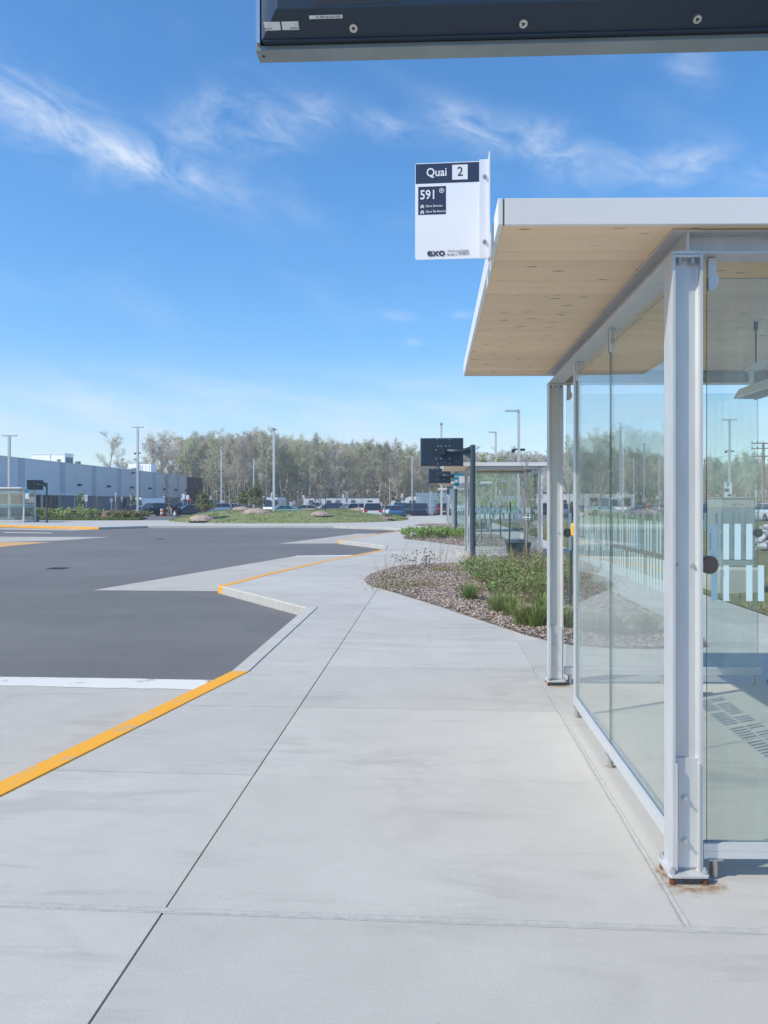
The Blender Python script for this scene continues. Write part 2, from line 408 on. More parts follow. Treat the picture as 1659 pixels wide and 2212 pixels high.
side = poly_sheet('sidewalk', outline, -.012, JOINT, thick=.12, kind='structure')
# concrete slabs one by one, gaps between them are the joints
ye = [2.955 + 1.505 * k for k in range(-7, 20)]
xcols = [(-7.5, -1.06), (-1.06, .95), (.95, 2.83), (2.83, 4.7)]
KGo = [tuple(p) for p in KG] + back
for k in range(len(ye) - 1):
    for ci, (x0, x1) in enumerate(xcols):
        if ci == 1 and ye[k] < 2.9: x1 = 2.83
        g = .0024
        gy0 = .011 if abs(ye[k] - 2.955) < .01 else g; gy1 = .011 if abs(ye[k + 1] - 2.955) < .01 else g
        xr = .011 if (ci == 1 and 1.4 < ye[k] < 8.8 and ye[k] > 2.9 and ye[k] < 7.2) else (.0045 if ci == 0 else .0015)
        xl = .011 if (ci == 2 and ye[k] > 2.9 and ye[k] < 7.2) else (.0045 if ci == 1 else .0015)
        pl = clip(KGo, x0 + xl, x1 - xr, ye[k] + gy0, ye[k + 1] - gy1)
        cl = []
        for p in pl:
            if not cl or math.hypot(p[0] - cl[-1][0], p[1] - cl[-1][1]) > 1e-4: cl.append(p)
        if len(cl) < 3: continue
        if (ye[k] < 2.9 and ci == 2) or (ci == 2 and 2.9 < ye[k] < 7.2): continue
        b = MB(); b.prism(cl, -.03, rnd.uniform(-.0012, .0004)); b.build('concrete_slab', CONC, side)
b = MB(); b.prism([(.961, 2.966), (2.8285, 2.966), (2.8285, 7.4684), (.961, 7.4684)], -.03, 0); b.build('concrete_slab', CONC, side)
rest = clip(KGo, -70, 4.7, ye[-1] + .002, 99)
poly_sheet('far_paving', rest, 0.0, CONC, side, thick=.03)
# sealed joints round the first shelter's slab
def bead(name, p0, p1, wd_=.02):
    b = MB(); p0 = Vector(p0); p1 = Vector(p1); d = (p1 - p0).normalized(); n = Vector((-d.y, d.x, 0)); L = (p1 - p0).length; k = int(L / .05)
    rg = []
    for j in range(k + 1):
        c = p0 + d * L * j / k + n * rnd.uniform(-.0015, .0015); w_ = wd_ * rnd.uniform(.88, 1.1)
        rg.append([c + n * a * w_ / 2 + Vector((0, 0, z)) for a, z in ((-1.25, .0006), (-.7, .0035), (-.2, -.004), (.2, -.004), (.7, .0035), (1.25, .0006))])
    b.loft(rg, caps=False, closed=False); return b.build(name, SEAL, side, smooth=True)
bead('joint_sealant', (-2.75, 2.955, 0), (4.6, 2.955, 0), .034)
bead('joint_sealant', (.95, 2.965, 0), (.95, 7.46, 0), .028)
# far edge of the pavement behind: expansion gap pieces are done; the kerb itself in cast lengths
kerb = obj('kerb', None, kind='structure')
def kerb_piece(i, t0_, t1_, m):
    a0 = K[i].lerp(K[i + 1], t0_); a1 = K[i].lerp(K[i + 1], t1_); b0 = KI[i].lerp(KI[i + 1], t0_); b1 = KI[i].lerp(KI[i + 1], t1_)
    b = MB(); z0 = -.2; ch = .018
    def ring(a, c):
        n = (c - a).normalized()
        return [Vector((a.x, a.y, z0)), Vector((a.x, a.y, -ch)), Vector((a.x + n.x * ch, a.y + n.y * ch, .001)), Vector((c.x - n.x * ch * .6, c.y - n.y * ch * .6, .002)), Vector((c.x, c.y, -.01)), Vector((c.x, c.y, z0))]
    b.loft([ring(a0, b0), ring(a1, b1)]); b.build('kerb_section', m, kerb)
for i in range(len(K) - 1):
    L = (K[i + 1] - K[i]).length; n = max(1, int(round(L / 3.0)))
    y = any(a <= i < b for a, b in yel_segs)
    for j in range(n):
        e = .002 / L
        kerb_piece(i, j / n + (e if j else 0), (j + 1) / n - (e if j < n - 1 else 0), YELLOW if y else KERBC)

# concrete stopping pads in the bays with their painted bars
def pad(name, pts, z=-.146): return poly_sheet(name, pts, z, CONC2, thick=.05, kind='structure')
zr = -.15
q = lambda px, py: tuple(G(px, py, zr).xy)
e1 = t1 + (K and Vector((0, 0, 0)))
pad('pad', [(t1.x + .1, 7.45), (-4.45, 7.45), (-7.1, -2.6), (-4.0, -4), (-2.4, 4.2)])
poly_sheet('stop_line', [(-2.2, 7.43)] + [(-2.4 - .1 * i, 7.43 + rnd.uniform(-.008, .008)) for i in range(20)] + [(-4.46, 7.45), (-4.54, 7.08)] + [(-4.4 + .1 * i, 7.085 - .0022 * i + rnd.uniform(-.014, .014)) for i in range(20)] + [(-2.2, 7.03)], -.141, WHITEP, kind='structure')
pad('pad', [q(771, 1199), q(640, 1201), q(203, 1275), q(462, 1277), (tip2.x + .1, tip2.y + .3), (K[10].x + .1, K[10].y), (-1.8, 26)])
poly_sheet('stop_line', [q(775, 1199.2), q(641, 1201), q(636, 1203.2), q(762, 1201.6)], -.141, WHITEP, kind='structure')
pad('pad', [q(826, 1153.3), q(766, 1153.6), q(603, 1174.5), q(732, 1173.8), (tip3.x + .1, tip3.y + .4), (-2.1, 47)])
poly_sheet('stop_line', [q(826, 1153.2), q(767, 1153.6), q(762, 1154.6), q(822, 1154.2)], -.141, WHITEP, kind='structure')
pad('pad', [q(237, 1160.3), q(0, 1159.5), q(-150, 1159.5), q(-150, 1176), q(0, 1171.3), q(130, 1167.5)])
poly_sheet('painted_hatching', [q(114, 1171), q(0, 1171.5), q(-150, 1177), q(-150, 1190), q(0, 1181.8)], -.145, HATCH, kind='structure')
pad('pad', [q(160, 1146), q(0, 1143.5), q(-120, 1143), q(-120, 1139), q(0, 1141), q(205, 1143.3)])
poly_sheet('lane_line', [q(112, 1151), q(10, 1149.6), q(8, 1150.6), q(112, 1152)], -.145, WHITEP, kind='structure')
# drain grates set in the asphalt
def grate(px, py, n, s):
    c = G(px, py, zr); t = thing('drain_grate', s, 'drain grate', (c.x, c.y, -.149)); t.scale = (.7, .7, 1)
    b = MB(); b.box(-.33, .33, -.33, -.28, 0, .007).box(-.33, .33, .28, .33, 0, .007).box(-.33, -.28, -.28, .28, 0, .007).box(.28, .33, -.28, .28, 0, .007); b.build('frame', mat('cast_iron', (.05, .05, .052), .6, .5), t)
    MB().box(-.28, .28, -.28, .28, 0, .002).build('shaft', mat('shaft_grey', (.035, .034, .036), .8), t)
    for k in range(7): MB().box(-.28 + k * .085, -.24 + k * .085, -.28, .28, .002, .006).build('bar', MATS['cast_iron'], t)
grate(125, 1228, 0, 'slotted iron drain grate set in the asphalt lane on the left')
grate(345, 1164.5, 0, 'small distant drain grate in the far part of the asphalt')

# grass field on the right beyond the path
fld = mat('field_turf', (.13, .14, .05), .95, c2=(.20, .165, .095), scale=.5, bump=.8, bscale=9)
def field():
    b = MB(); nx, ny = 60, 70; x0, x1, y0, y1 = 4.71, 70, -8, 64
    for j in range(ny + 1):
        for i in range(nx + 1):
            x = x0 + (x1 - x0) * (i / nx) ** 1.5; y = y0 + (y1 - y0) * j / ny
            z = .01 + (.07 * math.sin(x * .7 + y * .33) + .05 * math.sin(y * .9 - x * .4) + rnd.uniform(0, .03)) * min(1, (x - x0) / 1.2)
            b.v.append((x, y, z))
    for j in range(ny):
        for i in range(nx):
            a = j * (nx + 1) + i; b.f.append((a, a + 1, a + nx + 2, a + nx + 1)); b.i.append(0)
    b.build('grass_field', fld, kind='structure', smooth=True)
field()
MB().box(4.71, 120, 64, 64.3, -.25, .06).build('street_kerb', KERBC, kind='structure')
def blades(name, pts, h, wdt, mats, parent=None, lean=.35, per=3, **kw):
    b = MB()
    for (x, y, z) in pts:
        for _ in range(per):
            a = rnd.uniform(0, 6.28); hh = h * rnd.uniform(.5, 1.2); l = rnd.uniform(0, lean) * hh; c, s_ = math.cos(a), math.sin(a); t = rnd.uniform(0, 6.28)
            px, py = x + rnd.uniform(-.05, .05), y + rnd.uniform(-.05, .05); w_ = wdt * rnd.uniform(.6, 1.2)
            v = [(px - c * w_, py - s_ * w_, z), (px + c * w_, py + s_ * w_, z), (px + math.cos(t) * l * .4, py + math.sin(t) * l * .4, z + hh * .6), (px + math.cos(t) * l, py + math.sin(t) * l, z + hh * .92)]
            b.add(v, [(0, 1, 2), (2, 1, 3)], rnd.randrange(len(mats)))
    return b.build(name, mats, parent, **kw)
gr1 = mat('grass_green', (.17, .26, .07), .8, spec=.2, trans=.3); gr2 = mat('grass_olive', (.26, .28, .11), .8, spec=.2, trans=.3); gr3 = mat('grass_straw', (.34, .28, .15), .85, spec=.2)
pts = []
for _ in range(7000):
    x = 4.72 + rnd.random() ** 1.6 * 26; y = rnd.uniform(6, 62)
    if 4.8 < x < 5.9 and 13.2 < y < 14.6: continue
    pts.append((x, y, .02))
blades('grass_tufts', pts, .13, .022, [gr1, gr2, gr3, gr3], kind='stuff', label='rough straw and green grass growing over the field beside the path')

# grassy mound with wood-chip rings, between the bays and the car park
def mound_h(x, y):
    # footprint: from the tip by the pavement (x -2.4) to the far left (x -19.5)
    u = (x + 13.5) / 11.0; v = (y - 74.0) / 15.0
    r = (abs(u) ** 2.3 + abs(v) ** 2.3)
    return 1.0 - r
def mz(x, y):
    k = mound_h(x, y)
    return .80 * min(1.0, max(0.0, k) * 1.35) ** .8 * (1 + .12 * math.sin(x * .6 + 1) + .08 * math.sin(y * .5)) + .004
def mound():
    b = MB(); nr, na = 26, 72; b.v.append((-13.5, 74, mz(-13.5, 74))); rim = []
    for j in range(1, nr + 1):
        t = j / nr
        for k in range(na):
            a = 2 * math.pi * k / na; c, s_ = math.cos(a), math.sin(a)
            e = (abs(c) ** 2.3 + abs(s_) ** 2.3) ** (-1 / 2.3)
            x = -13.5 + 11.0 * c * e * t; y = 74 + 15.0 * s_ * e * t
            b.v.append((x, y, mz(x, y) + (rnd.uniform(0, .05) if j < nr else 0)))
    for k in range(na): b.f.append((0, 1 + k, 1 + (k + 1) % na)); b.i.append(0)
    for j in range(nr - 1):
        for k in range(na):
            a = 1 + j * na; b.f.append((a + k, a + na + k, a + na + (k + 1) % na, a + (k + 1) % na)); b.i.append(0)
    b.build('grass_mound', mat('mound_turf', (.17, .23, .07), .95, c2=(.25, .25, .12), scale=1.2, bump=.9, bscale=8), kind='structure', smooth=True)
mound()
pts = []
while len(pts) < 9000:
    x = rnd.uniform(-24.5, -2.5); y = rnd.uniform(59, 80)
    if mound_h(x, y) > .01: pts.append((x, y, mz(x, y)))
blades('mound_grass', pts, .10, .04, [gr1, gr1, gr2, gr3], kind='stuff', label='green spring grass covering the low mound behind the bus bays')

# ------------------------------------------------------------------ wood-chip beds between the shelters
chipm = [mat('wood_chip_pale', (.54, .44, .36), .9, spec=.2), mat('wood_chip_brown', (.32, .235, .18), .9, spec=.2), mat('wood_chip_grey', (.45, .41, .385), .9, spec=.2), mat('wood_chip_dark', (.16, .12, .10), .95, spec=.1)]
soil = mat('mulch_base', (.33, .27, .235), .95, c2=(.17, .13, .11), scale=14, bump=1.0, bscale=40)
tip = G(788, 1254)
bed_poly = [tip.xy] + [G(a, b_).xy for a, b_ in ((792, 1261), (805, 1267), (821, 1271), (880, 1289), (958, 1313), (1020, 1334), (1081, 1354), (1130, 1370), (1184, 1385), (1241, 1394.5), (1310, 1400), (1400, 1402))]
bed_poly += [Vector((3.0, 8.75)), Vector((3.15, 9.3)), Vector((3.15, 19.6))] + [G(a, b_).xy for a, b_ in ((1185, 1219.5), (1016, 1219.3), (938, 1219), (854, 1225), (808, 1239), (793, 1247))]
bed_poly = [Vector((p[0], p[1])) for p in bed_poly]
def inside(p, P):
    c = False; n = len(P)
    for i in range(n):
        a, b = P[i], P[(i + 1) % n]
        if (a[1] > p[1]) != (b[1] > p[1]) and p[0] < (b[0] - a[0]) * (p[1] - a[1]) / (b[1] - a[1]) + a[0]: c = not c
    return c
def edge_d(p, P):
    p = Vector(p); m = 9
    for i in range(len(P)):
        a, b = P[i], P[(i + 1) % len(P)]; d = b - a; t = max(0, min(1, (p - a).dot(d) / max(1e-9, d.dot(d)))); m = min(m, (a + d * t - p).length)
    return m
def bed(P, ox, oy, nchip, size=1.0):
    Q = [Vector((p.x, p.y)) for p in P]
    poly_sheet('mulch_bed', [(p.x + ox, p.y + oy) for p in Q], .006, soil, kind='structure')
    b = MB(); xs = [p.x for p in Q]; ys = [p.y for p in Q]; n = 0
    while n < nchip:
        x = rnd.uniform(min(xs), max(xs)); y = min(ys) + (max(ys) - min(ys)) * rnd.random() ** 1.15
        if not inside((x, y), Q): continue
        d = edge_d((x, y), Q)
        z = .010 + min(.042, d * .11) * (.85 + .15 * math.sin(x * 3 + y * 2)) + rnd.uniform(0, .012); n += 1
        L = rnd.uniform(.011, .036) * size; wd_ = rnd.uniform(.004, .010) * size; a = rnd.uniform(0, 6.28); ti = rnd.uniform(-.5, .5); c, s_ = math.cos(a), math.sin(a)
        v = [(x + ox + c * L * i - s_ * wd_ * j, y + oy + s_ * L * i + c * wd_ * j, z + L * i * ti + .004 * abs(j) + rnd.uniform(0, .01)) for i, j in ((-1, -1), (1, -1), (1, 1), (-1, 1))]
        b.add(v, [(0, 1, 2, 3)], rnd.choice((0, 0, 1, 2, 2, 3, 1)))
    return b.build('wood_chips', chipm, kind='stuff', label='greyish brown wood chips spread over the planting bed')
def heap(P, ox, oy):
    """the mulch itself: domed a few centimetres"""
    Q = [Vector((p.x + ox, p.y + oy)) for p in P]; c = sum(Q, Vector((0, 0))) / len(Q); b = MB(); rings = []
    for t, z in ((1, .007), (.9, .014), (.75, .024), (.5, .03), (.05, .03)): rings.append([Vector(((c.x + (p.x - c.x) * t), c.y + (p.y - c.y) * t, z)) for p in Q])
    b.loft(rings, caps=False); b.f.append(tuple(range(len(b.v) - len(Q), len(b.v)))); b.i.append(0)
    b.build('mulch', soil, kind='stuff', label='dark damp mulch lying under the wood chips')
bed(bed_poly, 0, 0, 75000); heap(bed_poly, 0, 0)
bed2 = [Vector((p.x, p.y)) for p in bed_poly]
OX2, OY2 = G(864, 1160.5).x - tip.x, G(864, 1160.5).y - tip.y
OY2 -= .9
bed(bed2, 0, OY2, 4500, 1.8)
bed(bed2, 0, OY2 + 19.6, 900, 3)

# ------------------------------------------------------------------ glass bus shelter (origin: foot of the near left column)
K_SH = -.055
def sheared(b):
    b.v = [(x, y - K_SH * x, z) for x, y, z in b.v]; return b
def bolt_mb(b, c, ax, r=.011, h=.012, m=0, hexn=6):
    c = Vector(c); ax = Vector(ax); b.cyl(c, c + ax * .003, r * 1.5, n=14, m=m); b.cyl(c + ax * .003, c + ax * (.003 + h), r, n=hexn, m=m); b.cyl(c + ax * (.003 + h), c + ax * (.003 + h * 1.9), r * .5, n=8, m=m); return b

def column(root, x, y, s):                 # an upright of H section, web across the shelter; s = facing of its cover plate
    w, d, ft, wt = .063, .062, .011, .009; zt = 2.645; z0 = .045
    o_ = -.022
    prof = [(-w, -d), (-w + ft, -d), (-w + ft, o_ - .014), (-w + ft + .010, o_ - wt / 2), (w - ft - .010, o_ - wt / 2), (w - ft, o_ - .014), (w - ft, -d), (w, -d),
            (w, d), (w - ft, d), (w - ft, o_ + .014), (w - ft - .010, o_ + wt / 2), (-w + ft + .010, o_ + wt / 2), (-w + ft, o_ + .014), (-w + ft, d), (-w, d)]
    b = MB(); b.prism([(x + p, y + q_) for p, q_ in prof], z0, zt)
    b.box(x - w + ft, x + w - ft, y - d + .001, y + o_ - wt / 2 - .001, zt - .012, zt - .001).box(x - w + ft, x + w - ft, y + o_ + wt / 2 + .001, y + d - .001, zt - .012, zt - .001)
    c = sheared(b).build('column', GALV, root)
    b = MB()                                # welded liner in the foot of the column
    li = w - ft - .002
    b.box(x - li, x + li, y - .036, y - .0275, z0 + .012, .52).box(x - li - .001, x - li + .006, y - d - .006, y - .037, z0 + .012, .505).box(x + li - .006, x + li + .001, y - d - .006, y - .037, z0 + .012, .505)
    sheared(b).build('cover_plate', GALV, c, bevel=.0015)
    for z in (.17, .35):
        bb = MB(); bolt_mb(bb, (x - .004, y - .036, z), (0, -1, 0), .010, .012); sheared(bb).build('bolt', BOLT, c, smooth=False)
    for sx in (-.026, .026):
        bb = MB(); bb.cyl((x + sx, y - .044, zt - .034), (x + sx, y - .044, zt - .013), .012, n=6); sheared(bb).build('bolt', BOLT, c)
    # base plate on levelling nuts
    bb = MB(); bb.prism([(x - .085, y - .075), (x - .075, y - .088), (x + .075, y - .088), (x + .085, y - .075), (x + .085, y + .075), (x + .075, y + .088), (x - .075, y + .088), (x - .085, y + .075)], .032, .0445)
    sheared(bb).build('base_plate', GALV, c, bevel=.002)
    for sx in (-.067, .067):
        for sy in (-.07, .07):
            bb = MB(); bb.cyl((x + sx, y + sy, .001), (x + sx, y + sy, .031), .013, n=6, m=1); bb.cyl((x + sx, y + sy, .045), (x + sx, y + sy, .062), .012, n=6); bb.cyl((x + sx, y + sy, .062), (x + sx, y + sy, .072), .006, n=8)
            sheared(bb).build('anchor_nut', [BOLT, RUST], c)
    return c

def ibeam(root, p0, p1, w=.065, e=0.0):            # I-beam with its upper flange set flat under the roof
    b = MB(); p0 = Vector(p0); p1 = Vector(p1); d = (p1 - p0).normalized(); n = Vector((-d.y, d.x, 0))
    prof = [(-w, 2.646 + e), (w, 2.646 + e), (w, 2.657 - e), (.005, 2.659), (.005, 2.736), (w, 2.738 + e), (w, 2.749 - e), (-w, 2.749 - e), (-w, 2.738 + e), (-.005, 2.736), (-.005, 2.659), (-w, 2.657 - e)]
    b.loft([[Vector((p.x + n.x * a, p.y + n.y * a, z)) for a, z in prof] for p in (p0, p1)])
    o = sheared(b).build('beam', GALV, root)
    k = 0
    L = (p1 - p0).length; j = .35
    while j < L:
        bb = MB(); c = p0 + d * j - n * .035; bb.cyl((c.x, c.y, 2.728), (c.x, c.y, 2.737), .009, n=6); sheared(bb).build('bolt', BOLT, o); j += .62
    return o

def pane(root, x0, y0, x1, y1, z0=.125, z1=2.56, stripes=None):
    p0 = Vector((x0, y0, 0)); p1 = Vector((x1, y1, 0)); d = (p1 - p0).normalized(); n = Vector((-d.y, d.x, 0)) * .005; L = (p1 - p0).length
    b = MB(); c = [p0 - n, p1 - n, p1 + n, p0 + n]
    vs = [(p.x, p.y, z) for z in (z0, z1) for p in c]
    b.v = vs; b.f = [(0, 3, 2, 1), (4, 5, 6, 7), (0, 1, 5, 4), (1, 2, 6, 5), (2, 3, 7, 6), (3, 0, 4, 7)]; b.i = [1, 1, 0, 1, 0, 1]
    o = sheared(b).build('glass_pane', [GLASS, EDGE], root)
    if stripes:
        b = MB(); nn = n * 1.25; single = y1 < 3 and x0 < 1; pc_ = []
        for (za, zb, seq) in ((1.357, 1.51, stripes[0]), (1.18, 1.333, stripes[1])):
            for a in seq:
                if a + .028 > L - .01: continue
                q0 = p0 + d * a; q1 = p0 + d * (a + .0265)
                if single: b = MB(); pc_.append(b)
                b.add([(p.x - nn.x, p.y - nn.y, z) for z in (za, zb) for p in (q0, q1)], [(0, 1, 3, 2)])
        for b in (pc_ or [b]): sheared(b).build('stripe_decal', DECAL, o, kind=None if single else 'stuff')
    return o
def stripeseq(L, seed, dense):
    r = random.Random(seed); out = [[], []]; pat = [1, 1, 1, 1, 1, 1, 0, 1, 1, 0, 1, 1, 1, 0]
    for row in range(2):
        a = .03; k = r.randrange(9)
        while a < L:
            keep = pat[(k * (1 + row)) % len(pat)]
            if keep: out[row].append(a)
            a += .0528 if not (dense and .3 < (a / L) < .8) else .0528; k += 1
    return out

def rail(root, x0, y0, x1, y1, feet):
    p0 = Vector((x0, y0, 0)); p1 = Vector((x1, y1, 0)); d = (p1 - p0).normalized(); n = Vector((-d.y, d.x, 0)) * .022
    b = MB(); prof = [(-1, .086), (1, .086), (1, .149), (.35, .152), (.35, .120), (-.35, .120), (-.35, .152), (-1, .149), (-1, .118), (-.93, .1175), (-1, .117)]
    b.loft([[Vector((p.x + n.x * a, p.y + n.y * a, z)) for a, z in prof] for p in (p0, p1)])
    o = sheared(b).build('bottom_rail', ALU, root)
    for f in feet:
        c = p0 + d * f; bb = MB(); bb.cyl((c.x, c.y, 0), (c.x, c.y, .083), .0165, n=16); bb.box(c.x - .03, c.x + .03, c.y - .03, c.y + .03, .080, .0855)
        sheared(bb).build('foot', STEEL, o, smooth=False)
    return o
def clamp(root, x, y, d):                   # hanging plate with a half-round lip that grips the top of a pane
    d = Vector((d[0], d[1], 0)).normalized(); n = Vector((-d.y, d.x, 0)); prof = [(0, 2.644), (0, 2.508), (.014, 2.505), (.028, 2.512), (.039, 2.526), (.044, 2.543), (.044, 2.558), (.039, 2.574), (.033, 2.582), (.033, 2.644)]
    b = MB()
    b.loft([[Vector((x + d.x * a + n.x * s_, y + d.y * a + n.y * s_, z)) for a, z in prof] for s_ in (-.014, .014)])
    o = sheared(b).build('glass_clamp', GALV, root)
    return o
def disc(root, x, y, z, ax, r=.0385, m=None):
    b = MB(); c = Vector((x, y, z)); ax = Vector(ax); b.cyl(c - ax * .018, c + ax * .018, r, n=28); b.cyl(c - ax * .0235, c + ax * .0235, r * .88, n=28)
    return sheared(b).build('clamp_disc', m or DISC, root, smooth=False)

def make_shelter(label, loc):
    root = thing('bus_shelter', label, 'bus shelter', loc, group='glass bus shelters')
    DX, DY = 1.97, 3.51
    for (x, y) in ((0, 0), (0, DY), (DX, 0), (DX, DY)): column(root, x, y, 1)
    ibeam(root, (0, -.064, 0), (0, DY + .064, 0)); ibeam(root, (DX, -.064, 0), (DX, DY + .064, 0))
    ibeam(root, (.0055, -.001, 0), (DX - .0055, -.001, 0), .0625, .002); ibeam(root, (.0055, DY + .001, 0), (DX - .0055, DY + .001, 0), .0625, .002)
    # roof: planks under a core, framed by white fascia
    rf = MB(); X0, X1, Y0, Y1 = -.802, 2.19, -.138, 3.66
    rf.box(X0 + .02, X1 - .02, Y0 + .02, Y1 - .02, 2.772, 2.842); roof = sheared(rf).build('roof', WHITE, root)
    n = 32; pw = (Y1 - Y0 - .044) / n
    for k in range(n):
        y = Y0 + .022 + k * pw; b = MB(); b.box(X0 + .021, X1 - .021, y + .0006, y + pw - .0006, 2.7515 + rnd.uniform(0, .0008), 2.771)
        sheared(b).build('plank', WOOD, roof)
    def fascia(x0, x1, y0, y1): sheared(MB().box(x0, x1, y0, y1, 2.744, 2.853)).build('fascia', FASC, roof, bevel=.002)
    fascia(X0, X0 + .02, Y0, Y1); fascia(X1 - .02, X1, Y0, Y1)
    sheared(MB().box(X0 + .0205, X0 + .0275, Y0 + .004, Y0 + .02, 2.746, 2.851)).build('fascia_joint', SCRR, roof)
    fascia(X0 + .028, X1 - .021, Y0, Y0 + .02); fascia(X0 + .021, X1 - .021, Y1 - .02, Y1)
    # glass
    s1 = stripeseq(1.25, 3, True); s2 = stripeseq(1.1, 5, True); s3 = [[.034 + .0528 * k for k in (0, 1, 3, 4, 5, 7, 8, 9, 10, 12, 13, 15, 16, 17, 19, 20, 22, 24, 25, 27, 28)], [.034 + .0528 * k for k in (1, 3, 4, 6, 7, 9, 10, 11, 13, 15, 16, 18, 19, 21, 23, 24, 26, 27, 29)]]
    s3[0] = [.017 + .0495 * k for k in (0, 1, 2, 3, 5, 6, 8, 9, 10, 12, 13, 15, 16, 17, 19, 20, 22, 23, 24, 26, 27, 29, 30, 31)]
    s3[1] = [.017 + .0495 * k for k in (0, 1, 3, 4, 6, 7, 9, 11, 12, 13, 15, 17, 18, 20, 21, 23, 25, 26, 27, 29, 31)]
    pane(root, 0, .10, 0, 1.355, stripes=s1); pane(root, 0, 1.363, 0, 2.455, stripes=s2)
    pane(root, .10, .0, 1.78, .0, stripes=s3); pane(root, .10, DY, 1.78, DY, stripes=s3)
    for k in range(3): pane(root, DX, .10 + k * 1.105, DX, .10 + k * 1.105 + 1.097, stripes=stripeseq(1.09, 9 + k, True))
    rail(root, 0, .09, 0, 2.50, (.06, 1.27, 2.35)); rail(root, .08, 0, 1.80, 0, (.05, .86, 1.66)); rail(root, .08, DY, 1.80, DY, (.05, .86, 1.66)); rail(root, DX, .09, DX, 3.42, (.06, 1.1, 2.2, 3.25))
    sheared(MB().box(-.02, .02, 2.462, 2.50, .1535, 2.644)).build('frame_upright', ALU, root, bevel=.002)
    for (x, y, d) in ((.103, 0, (1, 0)), (1.777, 0, (-1, 0)), (.103, DY, (1, 0)), (1.777, DY, (-1, 0)), (0, .105, (0, 1)), (0, 1.345, (0, -1)), (0, 1.375, (0, 1)), (0, 2.45, (0, -1)), (DX, .105, (0, 1)), (DX, 3.40, (0, -1)), (DX, 1.2, (0, 1)), (DX, 2.3, (0, 1))): clamp(root, x, y, d)
    for (x, y, ax) in ((.106, 0, (0, 1, 0)), (1.78, 0, (0, 1, 0)), (.106, DY, (0, 1, 0)), (1.78, DY, (0, 1, 0)), (0, .106, (1, 0, 0)), (DX, .106, (1, 0, 0)), (DX, 3.4, (1, 0, 0))): disc(root, x, y, 1.335, ax, m=DISC)
    for z in (1.335,):
        for (x, y) in ((0, 0), (0, DY)):
            for sx in (-.028, .03):
                b = MB(); bolt_mb(b, (x + sx, y - .0266, z), (0, -1, 0), .007, .006); sheared(b).build('bolt', BOLT, root)
    # infrared heater hung from the roof
    h = obj('heater', None, root)
    hx, hy0, hy1 = .98, .35, 1.72
    b = MB(); b.loft([[Vector((hx + a, y, z)) for a, z in ((-.03, 2.45), (.03, 2.45), (.03, 2.48), (-.03, 2.48))] for y in (hy0, hy1)]); sheared(b).build('hanger_bar', ALU, h)
    b = MB(); b.loft([[Vector((hx + a, y, z)) for a, z in ((-.085, 2.285), (-.05, 2.345), (.05, 2.345), (.085, 2.285), (.078, 2.281), (-.078, 2.281))] for y in (hy0 + .02, hy1 + .05)]); sheared(b).build('reflector', ALU, h)
    b = MB()
    for k in range(54): b.box(hx - .07, hx + .07, hy0 + .04 + k * .025, hy0 + .05 + k * .025, 2.2755, 2.2805)
    sheared(b).build('grille', STEEL, h, kind='stuff')
    for y in (hy0 + .15, hy1 - .08): sheared(MB().box(hx - .035, hx - .005, y - .004, y + .004, 2.346, 2.449)).build('bracket', ALU, h)
    for y in (hy0 + .4, hy1 - .1):
        b = MB(); b.cyl((hx, y, 2.481), (hx, y, 2.751), .006, n=8); b.cyl((hx, y, 2.70), (hx, y, 2.751), .014, n=8); sheared(b).build('hanger_rod', POSTG, h)
    return root

S1 = Vector((1.062, 3.37, 0))
shelter = make_shelter('nearest glass shelter on the right with a timber-planked ceiling', S1)
sY2 = 22.25
copy_tree(shelter, (1.06, sY2, 0), 0, 'second glass shelter down the pavement, beside the dark trapezoid bench', scale=(1, 1, .967))
copy_tree(shelter, (1.06, 42.2, 0), 0, 'third glass shelter down the pavement, half hidden behind the second', scale=(1, 1, .965))
copy_tree(shelter, (1.06, 61.5, 0), 0, 'farthest glass shelter on this pavement, a sliver behind the third', scale=(1, 1, .965))
pL = G(51.5, 1128.6)
shl = copy_tree(shelter, (pL.x, pL.y, 0), R(90), 'glass shelter across the bus loop at the left edge of the photo')
# emergency call box on the inside of the frame of the nearest shelter
yb = thing('call_box', 'small yellow hexagonal box fixed to the far upright of the nearest shelter glass', 'call box', (S1.x + .012, S1.y + 2.545, 1.335))
b = MB(); hexa = [(-.038, .02), (-.018, 0), (.018, 0), (.038, .02), (.042, .095), (.0, .135), (-.042, .095)]
b.loft([[Vector((a, y, z)) for a, z in hexa] for y in (-.03, .03)]); b.build('housing', YPLA, yb, bevel=.006)
b = MB(); b.loft([[Vector((a * .55, y, z * .55 + .025)) for a, z in hexa] for y in (-.036, -.031)]); b.build('lid', mat('yellow_plastic_lid', (.88, .60, .10), .3), yb)

# rust stains bleeding from the column feet and rail feet
def rust_mat():
    m = bpy.data.materials.new('rust_stain'); m.use_nodes = True; b = NB(m.node_tree); m.node_tree.nodes.clear()
    g = b.n('ShaderNodeTexCoord').outputs['Object']; ln = b.n('ShaderNodeVectorMath', operation='LENGTH'); b.l(g, ln.inputs[0])
    f = b.m('MULTIPLY', b.m('SUBTRACT', 1.0, b.smooth(ln.outputs['Value'], .1, 1.0)), b.m('MULTIPLY', b.smooth(b.noise(g, 2.6, 5, .6), .35, .75), .62))
    d = b.n('ShaderNodeBsdfDiffuse'); b.l(b.ramp(f, (.0, (.50, .36, .22)), (.8, (.33, .15, .06))), d.inputs[0])
    tr = b.n('ShaderNodeBsdfTransparent'); mx = b.n('ShaderNodeMixShader'); b.l(f, mx.inputs[0]); b.l(tr.outputs[0], mx.inputs[1]); b.l(d.outputs[0], mx.inputs[2])
    o = b.n('ShaderNodeOutputMaterial'); b.l(mx.outputs[0], o.inputs[0]); return m
